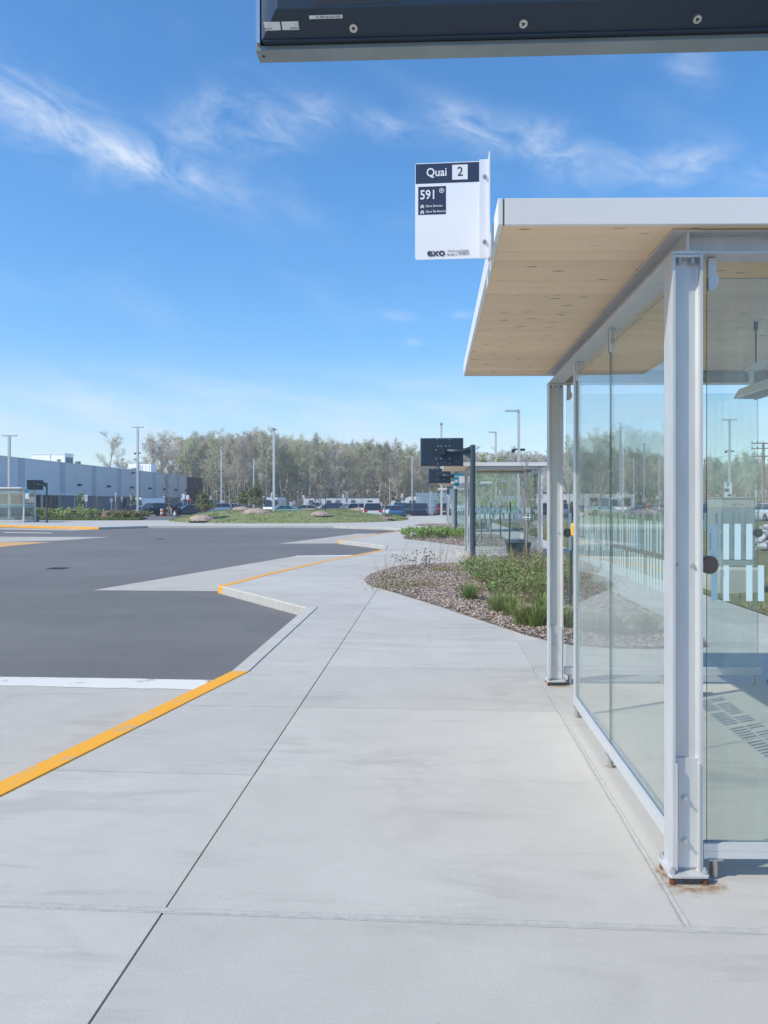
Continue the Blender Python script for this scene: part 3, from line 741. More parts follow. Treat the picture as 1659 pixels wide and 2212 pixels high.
RS = rust_mat(); k = 0
b = MB(); b.prism([(math.cos(a), math.sin(a)) for a in [2 * math.pi * i / 24 for i in range(24)]], 0, .0006); rme = b.mesh('rust_stain', RS)
for (x, y, sx, sy) in ((S1.x - .01, S1.y - .10, .17, .10), (S1.x - .08, S1.y + .02, .06, .10), (S1.x + .09, S1.y - .08, .09, .07), (S1.x, S1.y + 3.43, .12, .08), (S1.x, S1.y + 1.36, .06, .045), (S1.x, S1.y + .14, .05, .04)):
    o = obj('rust_stain', rme, side, (x, y, .0022 + .0007 * k)); o.scale = (sx, sy, 1); k += 1

# ------------------------------------------------------------------ display screens on their poles (seen from behind)
def make_screen(label, loc, detail, pole_x, yaw=0.0):
    """origin: foot of the pole; the panel stands off to the left of it, its back towards the camera"""
    t = thing('display_screen', label, 'display screen', loc, yaw, 'passenger display screens on slate poles')
    w_, z0, z1 = 1.21, 2.625, 3.42; xr = -.24 if pole_x is None else pole_x; xl = xr - w_
    M = Matrix.Translation((0, 0, 0))
    # shell: deep bezel, drip channel, chamfered back
    b = MB(); yb_ = .0       # y grows away from the camera; bezel from .10 (far) to .05 (near)
    def rng(x0, x1, za, zb, y): return [Vector((x0, y, za)), Vector((x1, y, za)), Vector((x1, y, zb)), Vector((x0, y, zb))]
    bz = MB(); bz.loft([rng(xl, xr, z0, z1, .055), rng(xl, xr, z0, z1, .004), rng(xl + .012, xr - .012, z0 + .010, z1 - .012, .004), rng(xl + .012, xr - .012, z0 + .010, z1 - .012, .03)]); bz.build('bezel', SCRR, t)
    sh_ = MB(); c = .034
    sh_.loft([rng(xl + .016, xr - .016, z0 + .014, z1 - .016, .03), rng(xl + .016, xr - .016, z0 + .014, z1 - .016, -.010), rng(xl + .022, xr - .022, z0 + .018, z1 - .02, -.014), rng(xl + .022 + c * 1.1, xr - .022 - c * 1.1, z0 + .018 + c * .95, z1 - .02 - c, -.052 - .012)])
    sh = sh_.build('back_shell', SCRW, t, bevel=.0025)
    MB().box(xl + .014, xr - .014, .0555, .058, z0 + .014, z1 - .014).build('display_glass', mat('display_black', (.01, .01, .012), .1), t)
    MB().box(xl + .004, xl + .0118, -.006, .0035, z0 + .012, z1 - .012).build('painted_sunlit_edge', mat('sunlit_edge_bright', (.62, .64, .67), .22, .85), t)  # added bright strip: sunlight on the bezel's left side put into the colour
    yk = -.0645
    # carrier plate and arm
    cx, cz = xl + .66, (z0 + z1) / 2 + .01
    pl = MB().box(cx - .24, cx + .24, yk - .009, yk - .001, cz - .24, cz + .17).build('carrier_plate', SCRW, t, bevel=.002)
    for (a, z) in ((-.21, -.2), (-.07, -.2), (.17, -.2), (-.21, .05), (.17, .05), (-.07, .15), (.06, .15), (-.15, .15), (.17, .15)):
        bb = MB(); bolt_mb(bb, (cx + a, yk - .009, cz + z), (0, -1, 0), .009, .008); bb.build('bolt', BOLT, pl)
    for (a, z) in ((-.17, .34), (.17, .34), (-.17, -.345), (.17, -.345))[:2 if detail else 4]:
        bb = MB(); bolt_mb(bb, (cx + a, yk, cz + z), (0, -1, 0), .008, .006); bb.build('bolt', BOLT, sh)
    MB().box(cx - .09, cx + .05, yk - .16, yk - .0095, cz - .10, cz + .09).build('knuckle', SCRW, t, bevel=.004)
    b = MB(); b.cyl((cx + .05, yk - .09, cz + .01), (-.055, yk - .02, cz + .01), .048, n=20); b.build('arm', POSTG, t, smooth=True)
    b = MB(); b.loft([[Vector((-.30, y, cz - .06)), Vector((-.05, y, cz - .22)), Vector((-.05, y, cz + .15)), Vector((-.30, y, cz + .06))] for y in (yk - .034, yk - .022)]); b.build('gusset', POSTG, t)
    b = MB(); b.cyl((0, yk - .02, .02), (0, yk - .02, cz + .18), .073, n=24); b.build('pole', POSTG, t, smooth=False)
    b = MB(); b.cyl((0, yk - .02, 0), (0, yk - .02, .02), .15, n=24); b.build('base_flange', POSTG, t)
    MB().box(-.02, .095, yk - .07, yk + .03, .42, .58).build('junction_box', POSTG, t, bevel=.004)
    if detail:
        DCH = Vector((0, -.05, c * .95))
        # screws along the lower chamfer, stickers, ventilation slots
        nz = Vector((0, -.032, -.05)).normalized()
        for px in (770, 1122, 1476):
            x = xl + .016 + (px - 572) / (1659 - 565) * (w_ - .02); cpt = Vector((x, -.014, z0 + .018)) + DCH * .30
            bb = MB(); bb.cyl(cpt, cpt + nz * .006, .0105, .0092, n=22); bb.cyl(cpt + nz * .006, cpt + nz * .0064, .0055, n=3, m=1); bb.build('security_screw', [STEEL, BLACK], sh)
        MB().box(xl + .022, xr - .022, -.0135, .002, z0 + .0105, z0 + .0135).build('drip_channel', SCRW, t)
        bb = MB(); bb.cyl((xl + .014, .028, z0 - .0008), (xl + .014, .028, z0 - .0001), .004, n=12); bb.build('pin_hole', BLACK, t)
        vent = MB(); L_ = .011
        prof = [(-.0014, -L_ + .0014), (.0014, -L_ + .0014), (.0014, L_ - .0014), (-.0014, L_ - .0014)]
        prof = [(.0020 * math.cos(a), L_ - .0020 + .0020 * math.sin(a)) for a in [R(t) for t in range(0, 181, 45)]] + [(.0020 * math.cos(a), -L_ + .0020 + .0020 * math.sin(a)) for a in [R(t) for t in range(180, 361, 45)]]
        vent.loft([[Vector((a, y, z)) for a, z in prof] for y in (0, .0006)]); vme = vent.mesh('vent_slot', BLACK)
        for gx in (697, 1390):
            x0 = xl + .016 + (gx - 572) / (1659 - 565) * (w_ - .02)
            for r_ in range(4):
                for k in range(29):
                    obj('vent_slot', vme, sh, (x0 + k * .00655, yk + .0006 - .0007, z0 + .018 + c * .95 + .0165 + r_ * .0262))
        # stickers lie on the sloping chamfer: a frame of reference on that slope
        cd = Vector((0, -.05, c * .95)).normalized(); nrm = Vector((0, cd.z, -cd.y)) * -1
        nrm = Vector((0, -cd.z, cd.y)); 
        if nrm.z > 0: nrm = -nrm
        def frame(x, s_):        # s_ 0..1 up the slope; x axis mirrored so that the print reads upside down from below
            o = Vector((x, -.014, z0 + .018)) + Vector((0, -.05, c * .95)) * s_ + nrm * .0006
            ux = Vector((-1, 0, 0)); uy = -cd; uz = ux.cross(uy)
            M_ = Matrix((ux, uy, uz)).transposed().to_4x4(); M_.translation = o; return M_
        stick = mat('sticker_silver_white', (.66, .70, .68), .45)
        def sticker(x, s_, wd_, hh, lines, nm='label_sticker'):
            Mx = frame(x, s_); bb = MB(); bb.box(-wd_ / 2, wd_ / 2, -hh / 2, hh / 2, -.0003, .0003, M=Mx); o = bb.build(nm, stick, sh)
            for (s2, sz, dx, dy) in lines: text(s2, sz, 'print', DARKT, o, Mx @ Matrix.Translation((dx, dy, .0005)), bold=.02, thick=.0001)
        fx = lambda px: xl + .016 + (px - 572) / (1659 - 565) * (w_ - .02)
        sticker(fx(600), .42, .037, .018, (('ALSTOM', .0048, .001, .0035),) + tuple(((s, .0022, .002, -.0005 - .0028 * i)) for i, s in enumerate(('----- ---', '--- ----', '---- --'))) )
        sticker(fx(638), .42, .038, .018, (('TELESTE', .0052, -.0175, .0034),) + tuple(((s, .0022, -.017, -.0005 - .0028 * i)) for i, s in enumerate(('------ ---', '--- -----', '---- ---'))) )
        sticker(fx(714), .70, .075, .0075, (('ASE10 SIV PR SAB TA', .0062, -.034, -.0021),))
    return t
# the near one: its panel reaches in over the top of the picture
d0 = 1.80; lowl = W(563, 1.79)
scr1 = make_screen('large display screen overhead at the top edge, seen from below and behind', (lowl.x + 1.21 + .16, 1.80, 0), True, -.16, 0)
scr1.location = (lowl.x + 1.21 + .16 - .012, 1.795, .028); scr1.rotation_euler = (0, 0, R(1.35))
zz = G(1021, 1209.5)
make_screen('display screen on the slate pole beside the second shelter', (zz.x, zz.y, 0), False, -.26, 0).rotation_euler = (0, 0, R(-1))
zz = G(984.5, 1151)
make_screen('display screen on the slate pole beside the third shelter', (zz.x, zz.y, 0), False, -.26, 0)
zz = G(101, 1129)
make_screen('display screen on a pole across the bus loop, turned sideways, right of the left shelter', (zz.x, zz.y, 0), False, -.26, R(30))

# ------------------------------------------------------------------ stop flags
def flag_near():
    X = W(1036, 3.56).x; xl = W(896.5, 3.58).x
    y = 3.36; z0, z1 = 2.715, 3.17
    D_ = 3.42
    xl = W(896.5, D_).x; xm = W(1035, D_).x; xr = W(1056.5, D_).x; z1 = Zat(350, D_); z0 = Zat(559, D_); ym = W(960, D_).y
    t = thing('stop_flag', 'white bus stop sign reading Quai 2 and 591 on the nearest shelter', 'sign', (xr, ym, z0), R(-1.2))
    L = lambda x: x - xr
    wd_ = xm - xl; h = z1 - z0
    bb = MB(); r_ = .008; px0, px1 = L(xl), L(xm)
    cor = [(px0 + r_, 0), (px1, 0), (px1, h), (px0 + r_, h), (px0 + r_ * .3, h - r_ * .3), (px0, h - r_), (px0, r_), (px0 + r_ * .3, r_ * .3)]
    bb.loft([[Vector((a, yy, z)) for a, z in cor] for yy in (0, .004)]); pn = bb.build('sign_panel', mat('sign_white', (.84, .86, .90), .35), t)
    MB().box(L(xm), L(xr) - .004, -.003, .0065, -.002, h + .006).build('clamp_strip', mat('bracket_white', (.74, .75, .80), .4, .1), t)
    MB().box(L(xr) - .0035, L(xr) + .002, -.028, .045, -.004, h + .03).build('side_plate', FASC, t)
    MB().box(L(xr) + .0025, L(xr) + .007, -.005, .30, -.055, .0).build('mounting_arm', FASC, t)
    for zz_ in (h * .835, h * .165):
        b2 = MB(); bolt_mb(b2, ((L(xm) + L(xr)) / 2 + .001, -.003, zz_), (0, -1, 0), .0065, .006); b2.build('bolt', BOLT, t)
    # print: u 0..1 across the panel, v 0..1 from the top
    def P(u, v): return Vector((px0 + u * wd_, -.0006, h * (1 - v)))
    def rect(u0, u1, v0, v1, m, nm, yo=0.0, r=0.0):
        b3 = MB(); a = P(u0, v1); c_ = P(u1, v0); b3.box(a.x, c_.x, -.0008 - yo, -.0002 - yo, a.z, c_.z); return b3.build(nm, m, pn, bevel=r)
    rect(.008, .998, .008, .212, NAVY, 'header_band')
    rect(.580, .820, .030, .184, WHITE, 'number_box', .0008)
    rect(.048, .482, .244, .535, NAVY, 'route_box')
    ink = mat('sign_lettering_white', (.84, .86, .9), .4); gin = mat('sign_lettering_navy', (.045, .05, .09), .5)
    def T(s, u, v, size, m, bold=.02, sq=.9, al='LEFT'):
        p = P(u, v); Mx = Matrix.Translation((p.x, -.0022, p.z)) @ Matrix.Rotation(R(90), 4, 'X'); text(s, size, 'lettering', m, pn, Mx, bold, al, .0002, sq)
    T('Quai', .175, .140, .052, ink, .012, .90); T('2', .655, .146, .058, gin, .006, .95)
    T('591', .075, .375, .058, ink, .014, .84)
    T('Gare Dorion', .165, .458, .0145, ink, .006, .98); T('Gare Île-Perrot', .165, .516, .0145, ink, .006, .98)
    T('exo', .185, .965, .047, gin, .022, 1.12); T('1 833 allo exo (255-6396)', .495, .925, .0098, gin, .0, .95); T('Arrêt n°', .495, .965, .0155, gin, .0, .95); T('71971', .675, .965, .021, gin, .006, .92)
    # train pictograms and the round accessibility badge
    for v in (.452, .510):
        p = P(.112, v); b3 = MB()
        for rr, yo in ((.0088, .0012),): 
            ring = [(p.x + rr * math.cos(R(a)) * .9, p.z + rr * math.sin(R(a))) for a in range(-20, 201, 20)] + [(p.x - rr * .75, p.z - rr), (p.x - rr * .4, p.z - rr * .5), (p.x + rr * .4, p.z - rr * .5), (p.x + rr * .75, p.z - rr)]
            b3.loft([[Vector((a, -yo, z)) for a, z in ring] for yo in (.001, .0016)])
        b3.box(p.x - .0045, p.x + .0045, -.0021, -.0017, p.z + .0005, p.z + .0035, 1); b3.box(p.x - .0008, p.x + .0008, -.0021, -.0017, p.z - .005, p.z - .001, 1)
        b3.build('train_pictogram', [ink, NAVY], pn)
    p = P(.415, .290); b3 = MB()
    b3.cyl((p.x, -.0009, p.z), (p.x, -.0015, p.z), .0108, n=24); b3.cyl((p.x, -.0015, p.z), (p.x, -.0019, p.z), .0082, n=24, m=1); b3.cyl((p.x, -.0019, p.z), (p.x, -.0023, p.z), .0042, n=16)
    b3.build('round_badge', [ink, NAVY], pn)
flag_near()
def flag_far(px0, px1, py0, py1, D, num, label, icons=True):
    a = W(px0, D); c_ = W(px1, D); h = Zat(py0, D) - Zat(py1, D); wd_ = (c_ - a).length
    t = thing('stop_flag', label, 'sign', (c_.x, c_.y, Zat(py1, D)), 0, 'blue and white stop flags on the farther shelters')
    pn = MB().box(-wd_, 0, 0, .006, 0, h).build('sign_panel', mat('sign_grey_white', (.62, .66, .70), .4), t)
    MB().box(-wd_, 0, -.001, -.0003, h * .84, h).build('header_band', TEAL, pn)
    MB().box(-wd_, -wd_ * .52, -.001, -.0003, h * .18, h * .8).build('route_box', TEAL, pn)
    if num: text(num, .12, 'lettering', WHITE, pn, Matrix.Translation((-wd_ * .97, -.002, h * .42)) @ Matrix.Rotation(R(90), 4, 'X'), .01, thick=.0003)
    MB().box(.0005, .10, .001, .005, .02, h * .9).build('bracket', FASC, t)
flag_far(981, 1003, 1023, 1055.5, 26.0, '68', 'blue and white stop flag reading 68, fixed to the second shelter')
flag_far(965.5, 977.5, 1052, 1071, 44.5, '', 'small blue and white stop flag on the third shelter')
pz = G(72, 1129.5)
fl = thing('stop_flag', 'blue and white stop flag on the front column of the shelter across the loop', 'sign', (W(96, 61).x - .8, pz.y - 1.2, 1.9), 0, 'blue and white stop flags on the farther shelters')
MB().box(-.15, .15, 0, .01, 0, .75).build('sign_panel', mat('sign_grey_white', (.62, .66, .70), .4), fl); MB().box(-.15, .15, -.002, -.0005, .45, .75).build('header_band', TEAL, fl)

# ------------------------------------------------------------------ benches
def bench(label, loc, L=1.9, rz=0.0):
    t = thing('bench', label, 'bench', loc, rz, 'dark benches in the shelters')
    dk = mat('dark_green_composite', (.035, .055, .055), .5, var=.15); 
    for k in range(5): MB().box(-.31 + k * .125, -.20 + k * .125, 0, L, .42, .455).build('seat_slat', dk, t)
    for y in (.0, L - .3):
        b = MB(); b.loft([[Vector((a, y + q_, z)) for a, z in ((-.20, 0), (.20, 0), (.30, .418), (-.30, .418))] for q_ in (0, .28)]); b.build('leg', dk, t)
    b = MB(); b.loft([[Vector((a, q_, z)) for a, z in ((-.32, .0), (-.24, .0), (-.20, .12), (-.28, .35))] for q_ in (-.004, -.001)]); b.build('end_stripe', mat('lime_paint', (.35, .5, .08), .5), t)
bb_ = G(1127, 1208)
bench('dark trapezoid bench seen end-on inside the second shelter', (bb_.x, bb_.y + .25, 0), 1.9)
bb_ = G(1047, 1155)
bench('dark trapezoid bench seen end-on inside the third shelter', (bb_.x, 42.8, 0), 1.9)
bl = G(66, 1127)
bench('long dark bench inside the shelter across the bus loop', (bl.x, bl.y + 1.2, 0), 1.95, R(90))

# ------------------------------------------------------------------ plants of the near bed
leafm = [mat('leaf_fresh', (.33, .46, .14), .6, spec=.3, trans=.35), mat('leaf_mid', (.24, .36, .12), .6, spec=.3, trans=.35), mat('leaf_young_red', (.30, .23, .14), .7, spec=.2, trans=.3), mat('leaf_deep', (.09, .16, .055), .6, spec=.3, trans=.3)]
stemm = mat('dry_stem', (.30, .22, .15), .9, spec=.1); stemd = mat('dark_stem', (.11, .075, .055), .9, spec=.1); bark = mat('sapling_bark', (.36, .31, .26), .9, c2=(.22, .18, .15), scale=30)
def leafquad(b, c, s, m, r=rnd):
    a = Vector((r.gauss(0, 1), r.gauss(0, 1), r.gauss(0, .7))).normalized(); t = a.orthogonal().normalized(); u = a.cross(t)
    c = Vector(c); t = t * s; u = u * s * .62
    b.add([c - t, c + u * .9 - t * .1, c + t, c - u * .9 - t * .1], [(0, 1, 2, 3)], m)
def bush(name, label, cat, x, y, rx, ry, h, nleaf, nstem, mats, ls=.022, group=None, seed=1, wts=(0, 0, 1, 1, 3), stem=stemm, lean=.4):
    r = random.Random(seed); t = thing(name, label, cat, (x, y, .03), 0, group); st = MB(); tips = []
    for _ in range(nstem):
        a = r.uniform(0, 6.28); rr = math.sqrt(r.random()); p = Vector((rx * .45 * rr * math.cos(a), ry * .45 * rr * math.sin(a), 0)); hh = h * r.uniform(.55, 1.12)
        dr = Vector((math.cos(a) * rx, math.sin(a) * ry, 0)) * r.uniform(.2, .75)
        p1 = p + dr * .45 + Vector((r.uniform(-.04, .04), r.uniform(-.04, .04), hh * .6)); p2 = p + dr + Vector((r.uniform(-.06, .06), r.uniform(-.06, .06), hh))
        st.cyl(p, p1, .0042, .003, n=4, caps=False).cyl(p1, p2, .003, .0012, n=3, caps=False); tips.append((p, p1, p2))
        for _ in range(3):
            q_ = p1.lerp(p2, r.uniform(0, .7)); e = q_ + Vector((r.uniform(-.12, .12), r.uniform(-.12, .12), r.uniform(.03, .14))); st.cyl(q_, e, .002, .001, n=3, caps=False); tips.append((q_, q_.lerp(e, .5), e))
    st.build('stems', stem, t, kind='stuff')
    b = MB()
    for _ in range(nleaf):
        p, p1, p2 = r.choice(tips); k = r.random()
        c = (p.lerp(p1, k * 2) if k < .5 else p1.lerp(p2, k * 2 - 1)) + Vector((r.gauss(0, .035), r.gauss(0, .035), r.gauss(0, .025)))
        c.z = max(.01, c.z); leafquad(b, c, ls * r.uniform(.6, 1.3), r.choice(wts), r)
    b.build('foliage', mats, t, kind='stuff'); return t
bushes = [((1085, 1285), 1.0, .55, 3200), ((1130, 1305), .8, .45, 2400), ((1060, 1262), .85, .5, 2400), ((1160, 1275), .85, .55, 2000), ((1115, 1255), .8, .5, 1800), ((1200, 1290), .8, .55, 1800), ((1190, 1250), .9, .55, 1500), ((1235, 1262), .8, .5, 1300)]
bl_lab = ['widest fresh green shrub at the middle of the near wood-chip bed', 'low leafy shrub nearest the ornamental grass in the near bed', 'left-hand green shrub of the near bed, behind the open wood chips', 'twiggy shrub just left of the far column of the nearest shelter', 'sparse reddish shrub near the back edge of the near bed', 'green shrub seen right beside the black stake in the near bed', 'tall twiggy shrub behind the far column, at the back of the near bed', 'loose shrub seen through the entrance of the nearest shelter']
for i, ((px, py), rr, h, nl) in enumerate(bushes):
    p = G(px, py); bush('shrub', bl_lab[i], 'shrub', p.x, p.y, rr * .85, rr * .85, h * .98, int(nl * .95), 95, leafm, .021, 'leafy shrubs in the near planting bed', 20 + i, (0, 0, 1, 1, 2, 3) if i < 3 else (0, 1, 2, 2, 3))
def tuft(px, py, label, r_, h, seed, n=150, mats=None, grp='ornamental grass tufts in the near planting bed'):
    p = G(px, py); r = random.Random(seed); b = MB()
    for _ in range(n):
        a = r.uniform(0, 6.28); rr = r.random() * r_ * .35; x, y = rr * math.cos(a), rr * math.sin(a); hh = h * r.uniform(.5, 1.1); o = r_ * r.uniform(.3, 1.1); w_ = .0035; c, s_ = -math.sin(a) * w_, math.cos(a) * w_
        p0 = Vector((x, y, 0)); p1 = p0 + Vector((math.cos(a) * o * .4, math.sin(a) * o * .4, hh * .7)); p2 = p0 + Vector((math.cos(a) * o, math.sin(a) * o, hh * r.uniform(.7, 1)))
        n_ = Vector((c, s_, 0)); b.add([p0 - n_, p0 + n_, p1 + n_, p1 - n_, p2], [(0, 1, 2, 3), (3, 2, 4)], r.choice((0, 0, 1, 2)))
    o = b.build('grass_tuft', mats or [gr1, mat('grass_bright', (.27, .37, .10), .7, trans=.3), gr3], None, loc=(p.x, p.y, .03)); tag(o, label, 'grass', grp)
tl = ['leftmost ornamental grass tuft on the wood chips below the shrubs', 'second ornamental grass tuft from the left, under the widest shrub', 'grass tuft between the low shrub and the pavement edge', 'bright grass tuft nearest the pavement corner of the bed', 'grass tuft just left of the far shelter column', 'grass tuft hidden half behind the far shelter column', 'grass tuft at the foot of the shrub beside the black stake', 'right-hand grass tuft seen past the far column', 'grass tuft behind the shelter glass at the bed edge', 'paler grass tuft behind the shelter glass', 'rightmost grass tuft behind the shelter glass']
for i, (px, py) in enumerate([(1015, 1322 - 20), (1075, 1328), (1105, 1336), (1128, 1355), (1158, 1360), (1185, 1352), (1172, 1330), (1222, 1362), (1275, 1375), (1330, 1382), (1395, 1378)]):
    tuft(px, py, tl[i], .3, .34, 60 + i, 240)
# dry perennials with seed heads at the left of the bed, reddish twigs
def dry(px, py, label, h, n, seed, heads, spread=.3, lf=0):
    p = G(px, py); r = random.Random(seed); t = thing('dry_perennial', label, 'plant', (p.x, p.y, .02), 0, 'dry perennials in the near planting bed'); b = MB(); hd = MB()
    for _ in range(n):
        a = r.uniform(0, 6.28); o = spread * r.random(); p0 = Vector((math.cos(a) * o * .5, math.sin(a) * o * .5, 0)); p1 = p0 + Vector((math.cos(a) * o, math.sin(a) * o, h * r.uniform(.4, 1.05)))
        b.cyl(p0, p1, .0036, .0022, n=3, caps=False)
        for _ in range(2):
            q_ = p0.lerp(p1, r.uniform(.4, .9)); e = q_ + Vector((r.uniform(-.1, .1), r.uniform(-.1, .1), r.uniform(.03, .15))); b.cyl(q_, e, .0022, .0014, n=3, caps=False)
            if heads: hd.ball(e, .014, m=0, n=5, k=4)
        if heads: hd.ball(p1, .016, m=0, n=5, k=4)
    b.build('stems', stemm if not heads else stemd, t, kind='stuff')
    if heads: hd.build('seed_heads', mat('seed_head', (.035, .025, .022), .9), t, kind='stuff')
    if lf:
        f = MB()
        for _ in range(lf): leafquad(f, (r.gauss(0, spread * .5), r.gauss(0, spread * .5), abs(r.gauss(0, .06)) + .01), .02, r.choice((2, 2, 0)), r)
        f.build('foliage', leafm, t, kind='stuff')
dry(836, 1255, 'leftmost dry twig clump near the tip of the bed', .62, 9, 1, False, .25, 160)
dry(870, 1228, 'thin dry stalks at the back edge near the tip of the bed', .45, 7, 2, False, .15)
dry(893, 1238, 'dark-headed dry flower stalks left of centre at the back of the bed', .50, 14, 3, True, .4, 60)
dry(922, 1232, 'dark-headed dry flower stalks standing at the back of the bed', .45, 12, 4, True, .35, 40)
dry(950, 1238, 'tall branching dry shrub with small green leaves at the back of the bed', .85, 12, 5, False, .3, 240)
dry(860, 1272, 'reddish low twigs among the wood chips near the bed tip', .22, 20, 6, False, .6, 300)
dry(905, 1272, 'reddish low twigs in the middle of the open wood chips', .18, 20, 7, False, .6, 320)
for i, (px, py, hh, n) in enumerate([(1000, 1238, .55, 26), (1040, 1232, .6, 30), (1085, 1228, .65, 36), (1130, 1228, .6, 34), (1165, 1232, .6, 30)]):
    dry(px, py, ['bare brown twig clump left of the second slate pole', 'bare brown twig clump at the foot of the second slate pole', 'bare brown twigs in front of the second shelter, by the thin stake', 'bare brown twigs in front of the trapezoid bench', 'bare brown twigs right of the sapling trunk'][i], hh, n, 30 + i, False, .45, 50)

# saplings and stakes
def stake(px, py, label, h=1.6, lean=0.0):
    p = G(px, py); b = MB(); b.cyl((0, 0, 0), (lean, 0, h), .019, n=8); o = b.build('tree_stake', mat('black_stake', (.03, .032, .03), .7), None, loc=(p.x, p.y, 0)); tag(o, label, 'stake', 'black tree stakes')
stake(1099, 1218, 'black stake in the near bed in front of the second shelter glass', 1.62, .04)
stake(1232, 1317, 'black stake by the far column of the nearest shelter', 1.62, .02)
stake(1061, 1170, 'black stake in the second bed, left one seen through the glass of the second shelter', 1.6)
stake(1040, 1168, 'thin dark stake in the second bed, beside the left sapling', 1.5)
stake(1081, 1168, 'thin dark stake in the second bed, right one of three', 1.5)
def branchy(r, st, p, d, L, rad, depth, ends, wig=.25, up=.12, ang=.75, nk=3, shrink=.62, seg=3, n=4):
    """one limb with its side limbs"""
    q_ = p.copy(); dd = d.copy(); k = seg; rr = rad
    for j in range(k):
        e = q_ + dd * (L / k); r2 = rad * (1 - .72 * (j + 1) / k)
        st.cyl(q_, e, rr, max(r2, .15 * rad), n=n if depth > 0 else 3, caps=False)
        if depth > 0:
            for _ in range(nk if j else max(1, nk - 1)):
                s_ = q_.lerp(e, r.random()); ax = Vector((r.gauss(0, 1), r.gauss(0, 1), r.gauss(0, .4))); nd = (dd + (ax - dd * ax.dot(dd)).normalized() * ang * r.uniform(.6, 1.2)).normalized()
                branchy(r, st, s_, nd, L * shrink * r.uniform(.6, 1.1) * (1 - .3 * j / k), rr * .55, depth - 1, ends, wig, up, ang, nk, shrink, seg, 3)
        q_ = e; rr = r2; dd = (dd + Vector((r.gauss(0, wig), r.gauss(0, wig), r.gauss(0, wig * .5) + up))).normalized()
        if depth <= 1: ends.append(q_.copy())
def sapling(label, x, y, h, seed, leaf=None, nleaf=0, ring=False, z=0.0, thick=.03, ls=.05):
    r = random.Random(seed); t = thing('young_tree', label, 'tree', (x, y, z), 0, 'young trees'); st = MB(); tw = MB(); ends = []
    p = Vector((0, 0, 0)); 
    for j in range(6):
        e = p + Vector((r.gauss(0, .012) * h, r.gauss(0, .012) * h, h / 6)); st.cyl(p, e, thick * (1 - j / 6.5), thick * (1 - (j + 1) / 6.5), n=7, caps=False)
        if j >= 1:
            for _ in range(4):
                a = r.uniform(0, 6.28); d = Vector((math.cos(a) * .75, math.sin(a) * .75, .8)).normalized()
                branchy(r, tw, p.lerp(e, r.random()), d, h * .22 * (1.2 - j * .12), thick * .42, 1, ends, nk=2, ang=.6)
        p = e
    st.build('trunk', bark, t, smooth=True); tw.build('twigs', bark, t, kind='stuff')
    if nleaf:
        b = MB()
        for _ in range(nleaf): c = r.choice(ends); leafquad(b, c + Vector((r.gauss(0, .06), r.gauss(0, .06), r.gauss(0, .06))), ls * r.uniform(.6, 1.3), r.randrange(len(leaf)), r)
        b.build('foliage', leaf, t, kind='stuff')
    if ring:
        for dx in (-.42, .42):
            b = MB(); b.cyl((dx, .0, -z + .2 if False else 0), (dx, .0, 1.5), .03, n=6); b.build('stake', MATS['black_stake'], t)
        b = MB(); b.cyl((-.42, 0, 1.35), (.42, 0, 1.35), .012, n=5); b.build('tie', MATS['black_stake'], t)
    return t
p = G(1140, 1209); sp_ = sapling('bare sapling with a white trunk guard in front of the second shelter', p.x, p.y, 2.75, 11, thick=.028)
b = MB(); b.cyl((0, 0, 1.18), (0, 0, 1.2), .12, .12, n=16); b.cyl((0, 0, 1.12), (0, 0, 1.13), .08, n=16); b.build('trunk_tie', WHITE, sp_)
b = MB(); b.cyl((0, 0, 0), (0, 0, .42), .036, n=10); b.build('trunk_guard', RUB, sp_)
leafy = [mat('spring_leaf', (.24, .34, .11), .7, trans=.3), mat('spring_leaf_pale', (.30, .37, .15), .7, trans=.3)]
p = G(1040, 1166); sapling('small leafing tree in the second bed, left', p.x, p.y, 3.2, 12, leafy, 900, thick=.03)
p = G(1082, 1167); sapling('small leafing tree in the second bed, right', p.x, p.y, 3.3, 13, leafy, 900, thick=.03)
# plants of the second bed
r5 = random.Random(5)
lab2 = ['lowest', 'leftmost', 'second', 'third', 'fourth', 'fifth', 'sixth', 'seventh', 'eighth', 'ninth', 'tenth', 'eleventh']
for i in range(11):
    px = 882 + i * 12.5; py = 1160 + (i % 2) * 5
    p = G(px, py); bush('low_plant', '%s low green plant from the left in the second wood-chip bed' % ['first', 'second', 'third', 'fourth', 'fifth', 'sixth', 'seventh', 'eighth', 'ninth', 'tenth', 'eleventh'][i], 'plant', p.x, p.y, .7, .7, .42, 420, 14, leafm, .05, 'low green plants in the second bed', 90 + i, (0, 0, 1, 2) if i % 3 == 2 else (0, 0, 1))

# ------------------------------------------------------------------ long warehouse building on the left
clad = mat('pale_blue_grey_cladding', (.74, .76, .78), .5, .15, var=.03, scale=.4)
cladd = mat('pilaster_grey', (.55, .57, .60), .55, .1, var=.04)
dclad = mat('dark_grey_corrugated', (.30, .32, .34), .6, .1, var=.05, scale=.5)
ddclad = mat('charcoal_panels', (.052, .047, .048), .6, var=.1, scale=.5)
wglass = mat('dark_window', (.03, .045, .06), .12, spec=.8)
BX = -59.5
bld = thing('warehouse', 'long blue-grey warehouse with a dark base and charcoal far end on the left', 'building', (BX, 40, 0))
def bpart(nm, b, m, par=None, **k): return b.build(nm, m, par or bld, **k)
Y0b, Y1b, Y2b = 40 - 40, 181.5 - 40, 194 - 40      # local y
YS = 119.5 - 40 + .3                                # where the dark base begins
wall = bpart('wall', MB().box(-40, 0, Y0b, Y1b, 2.78, 8.0), clad)
bpart('parapet_cap', MB().box(-40.1, .08, Y0b, Y1b, 8.0, 8.09), WHITE, wall)
bpart('far_wall', MB().box(-40, .02, Y1b + .005, Y2b, 0, 7.9), ddclad)
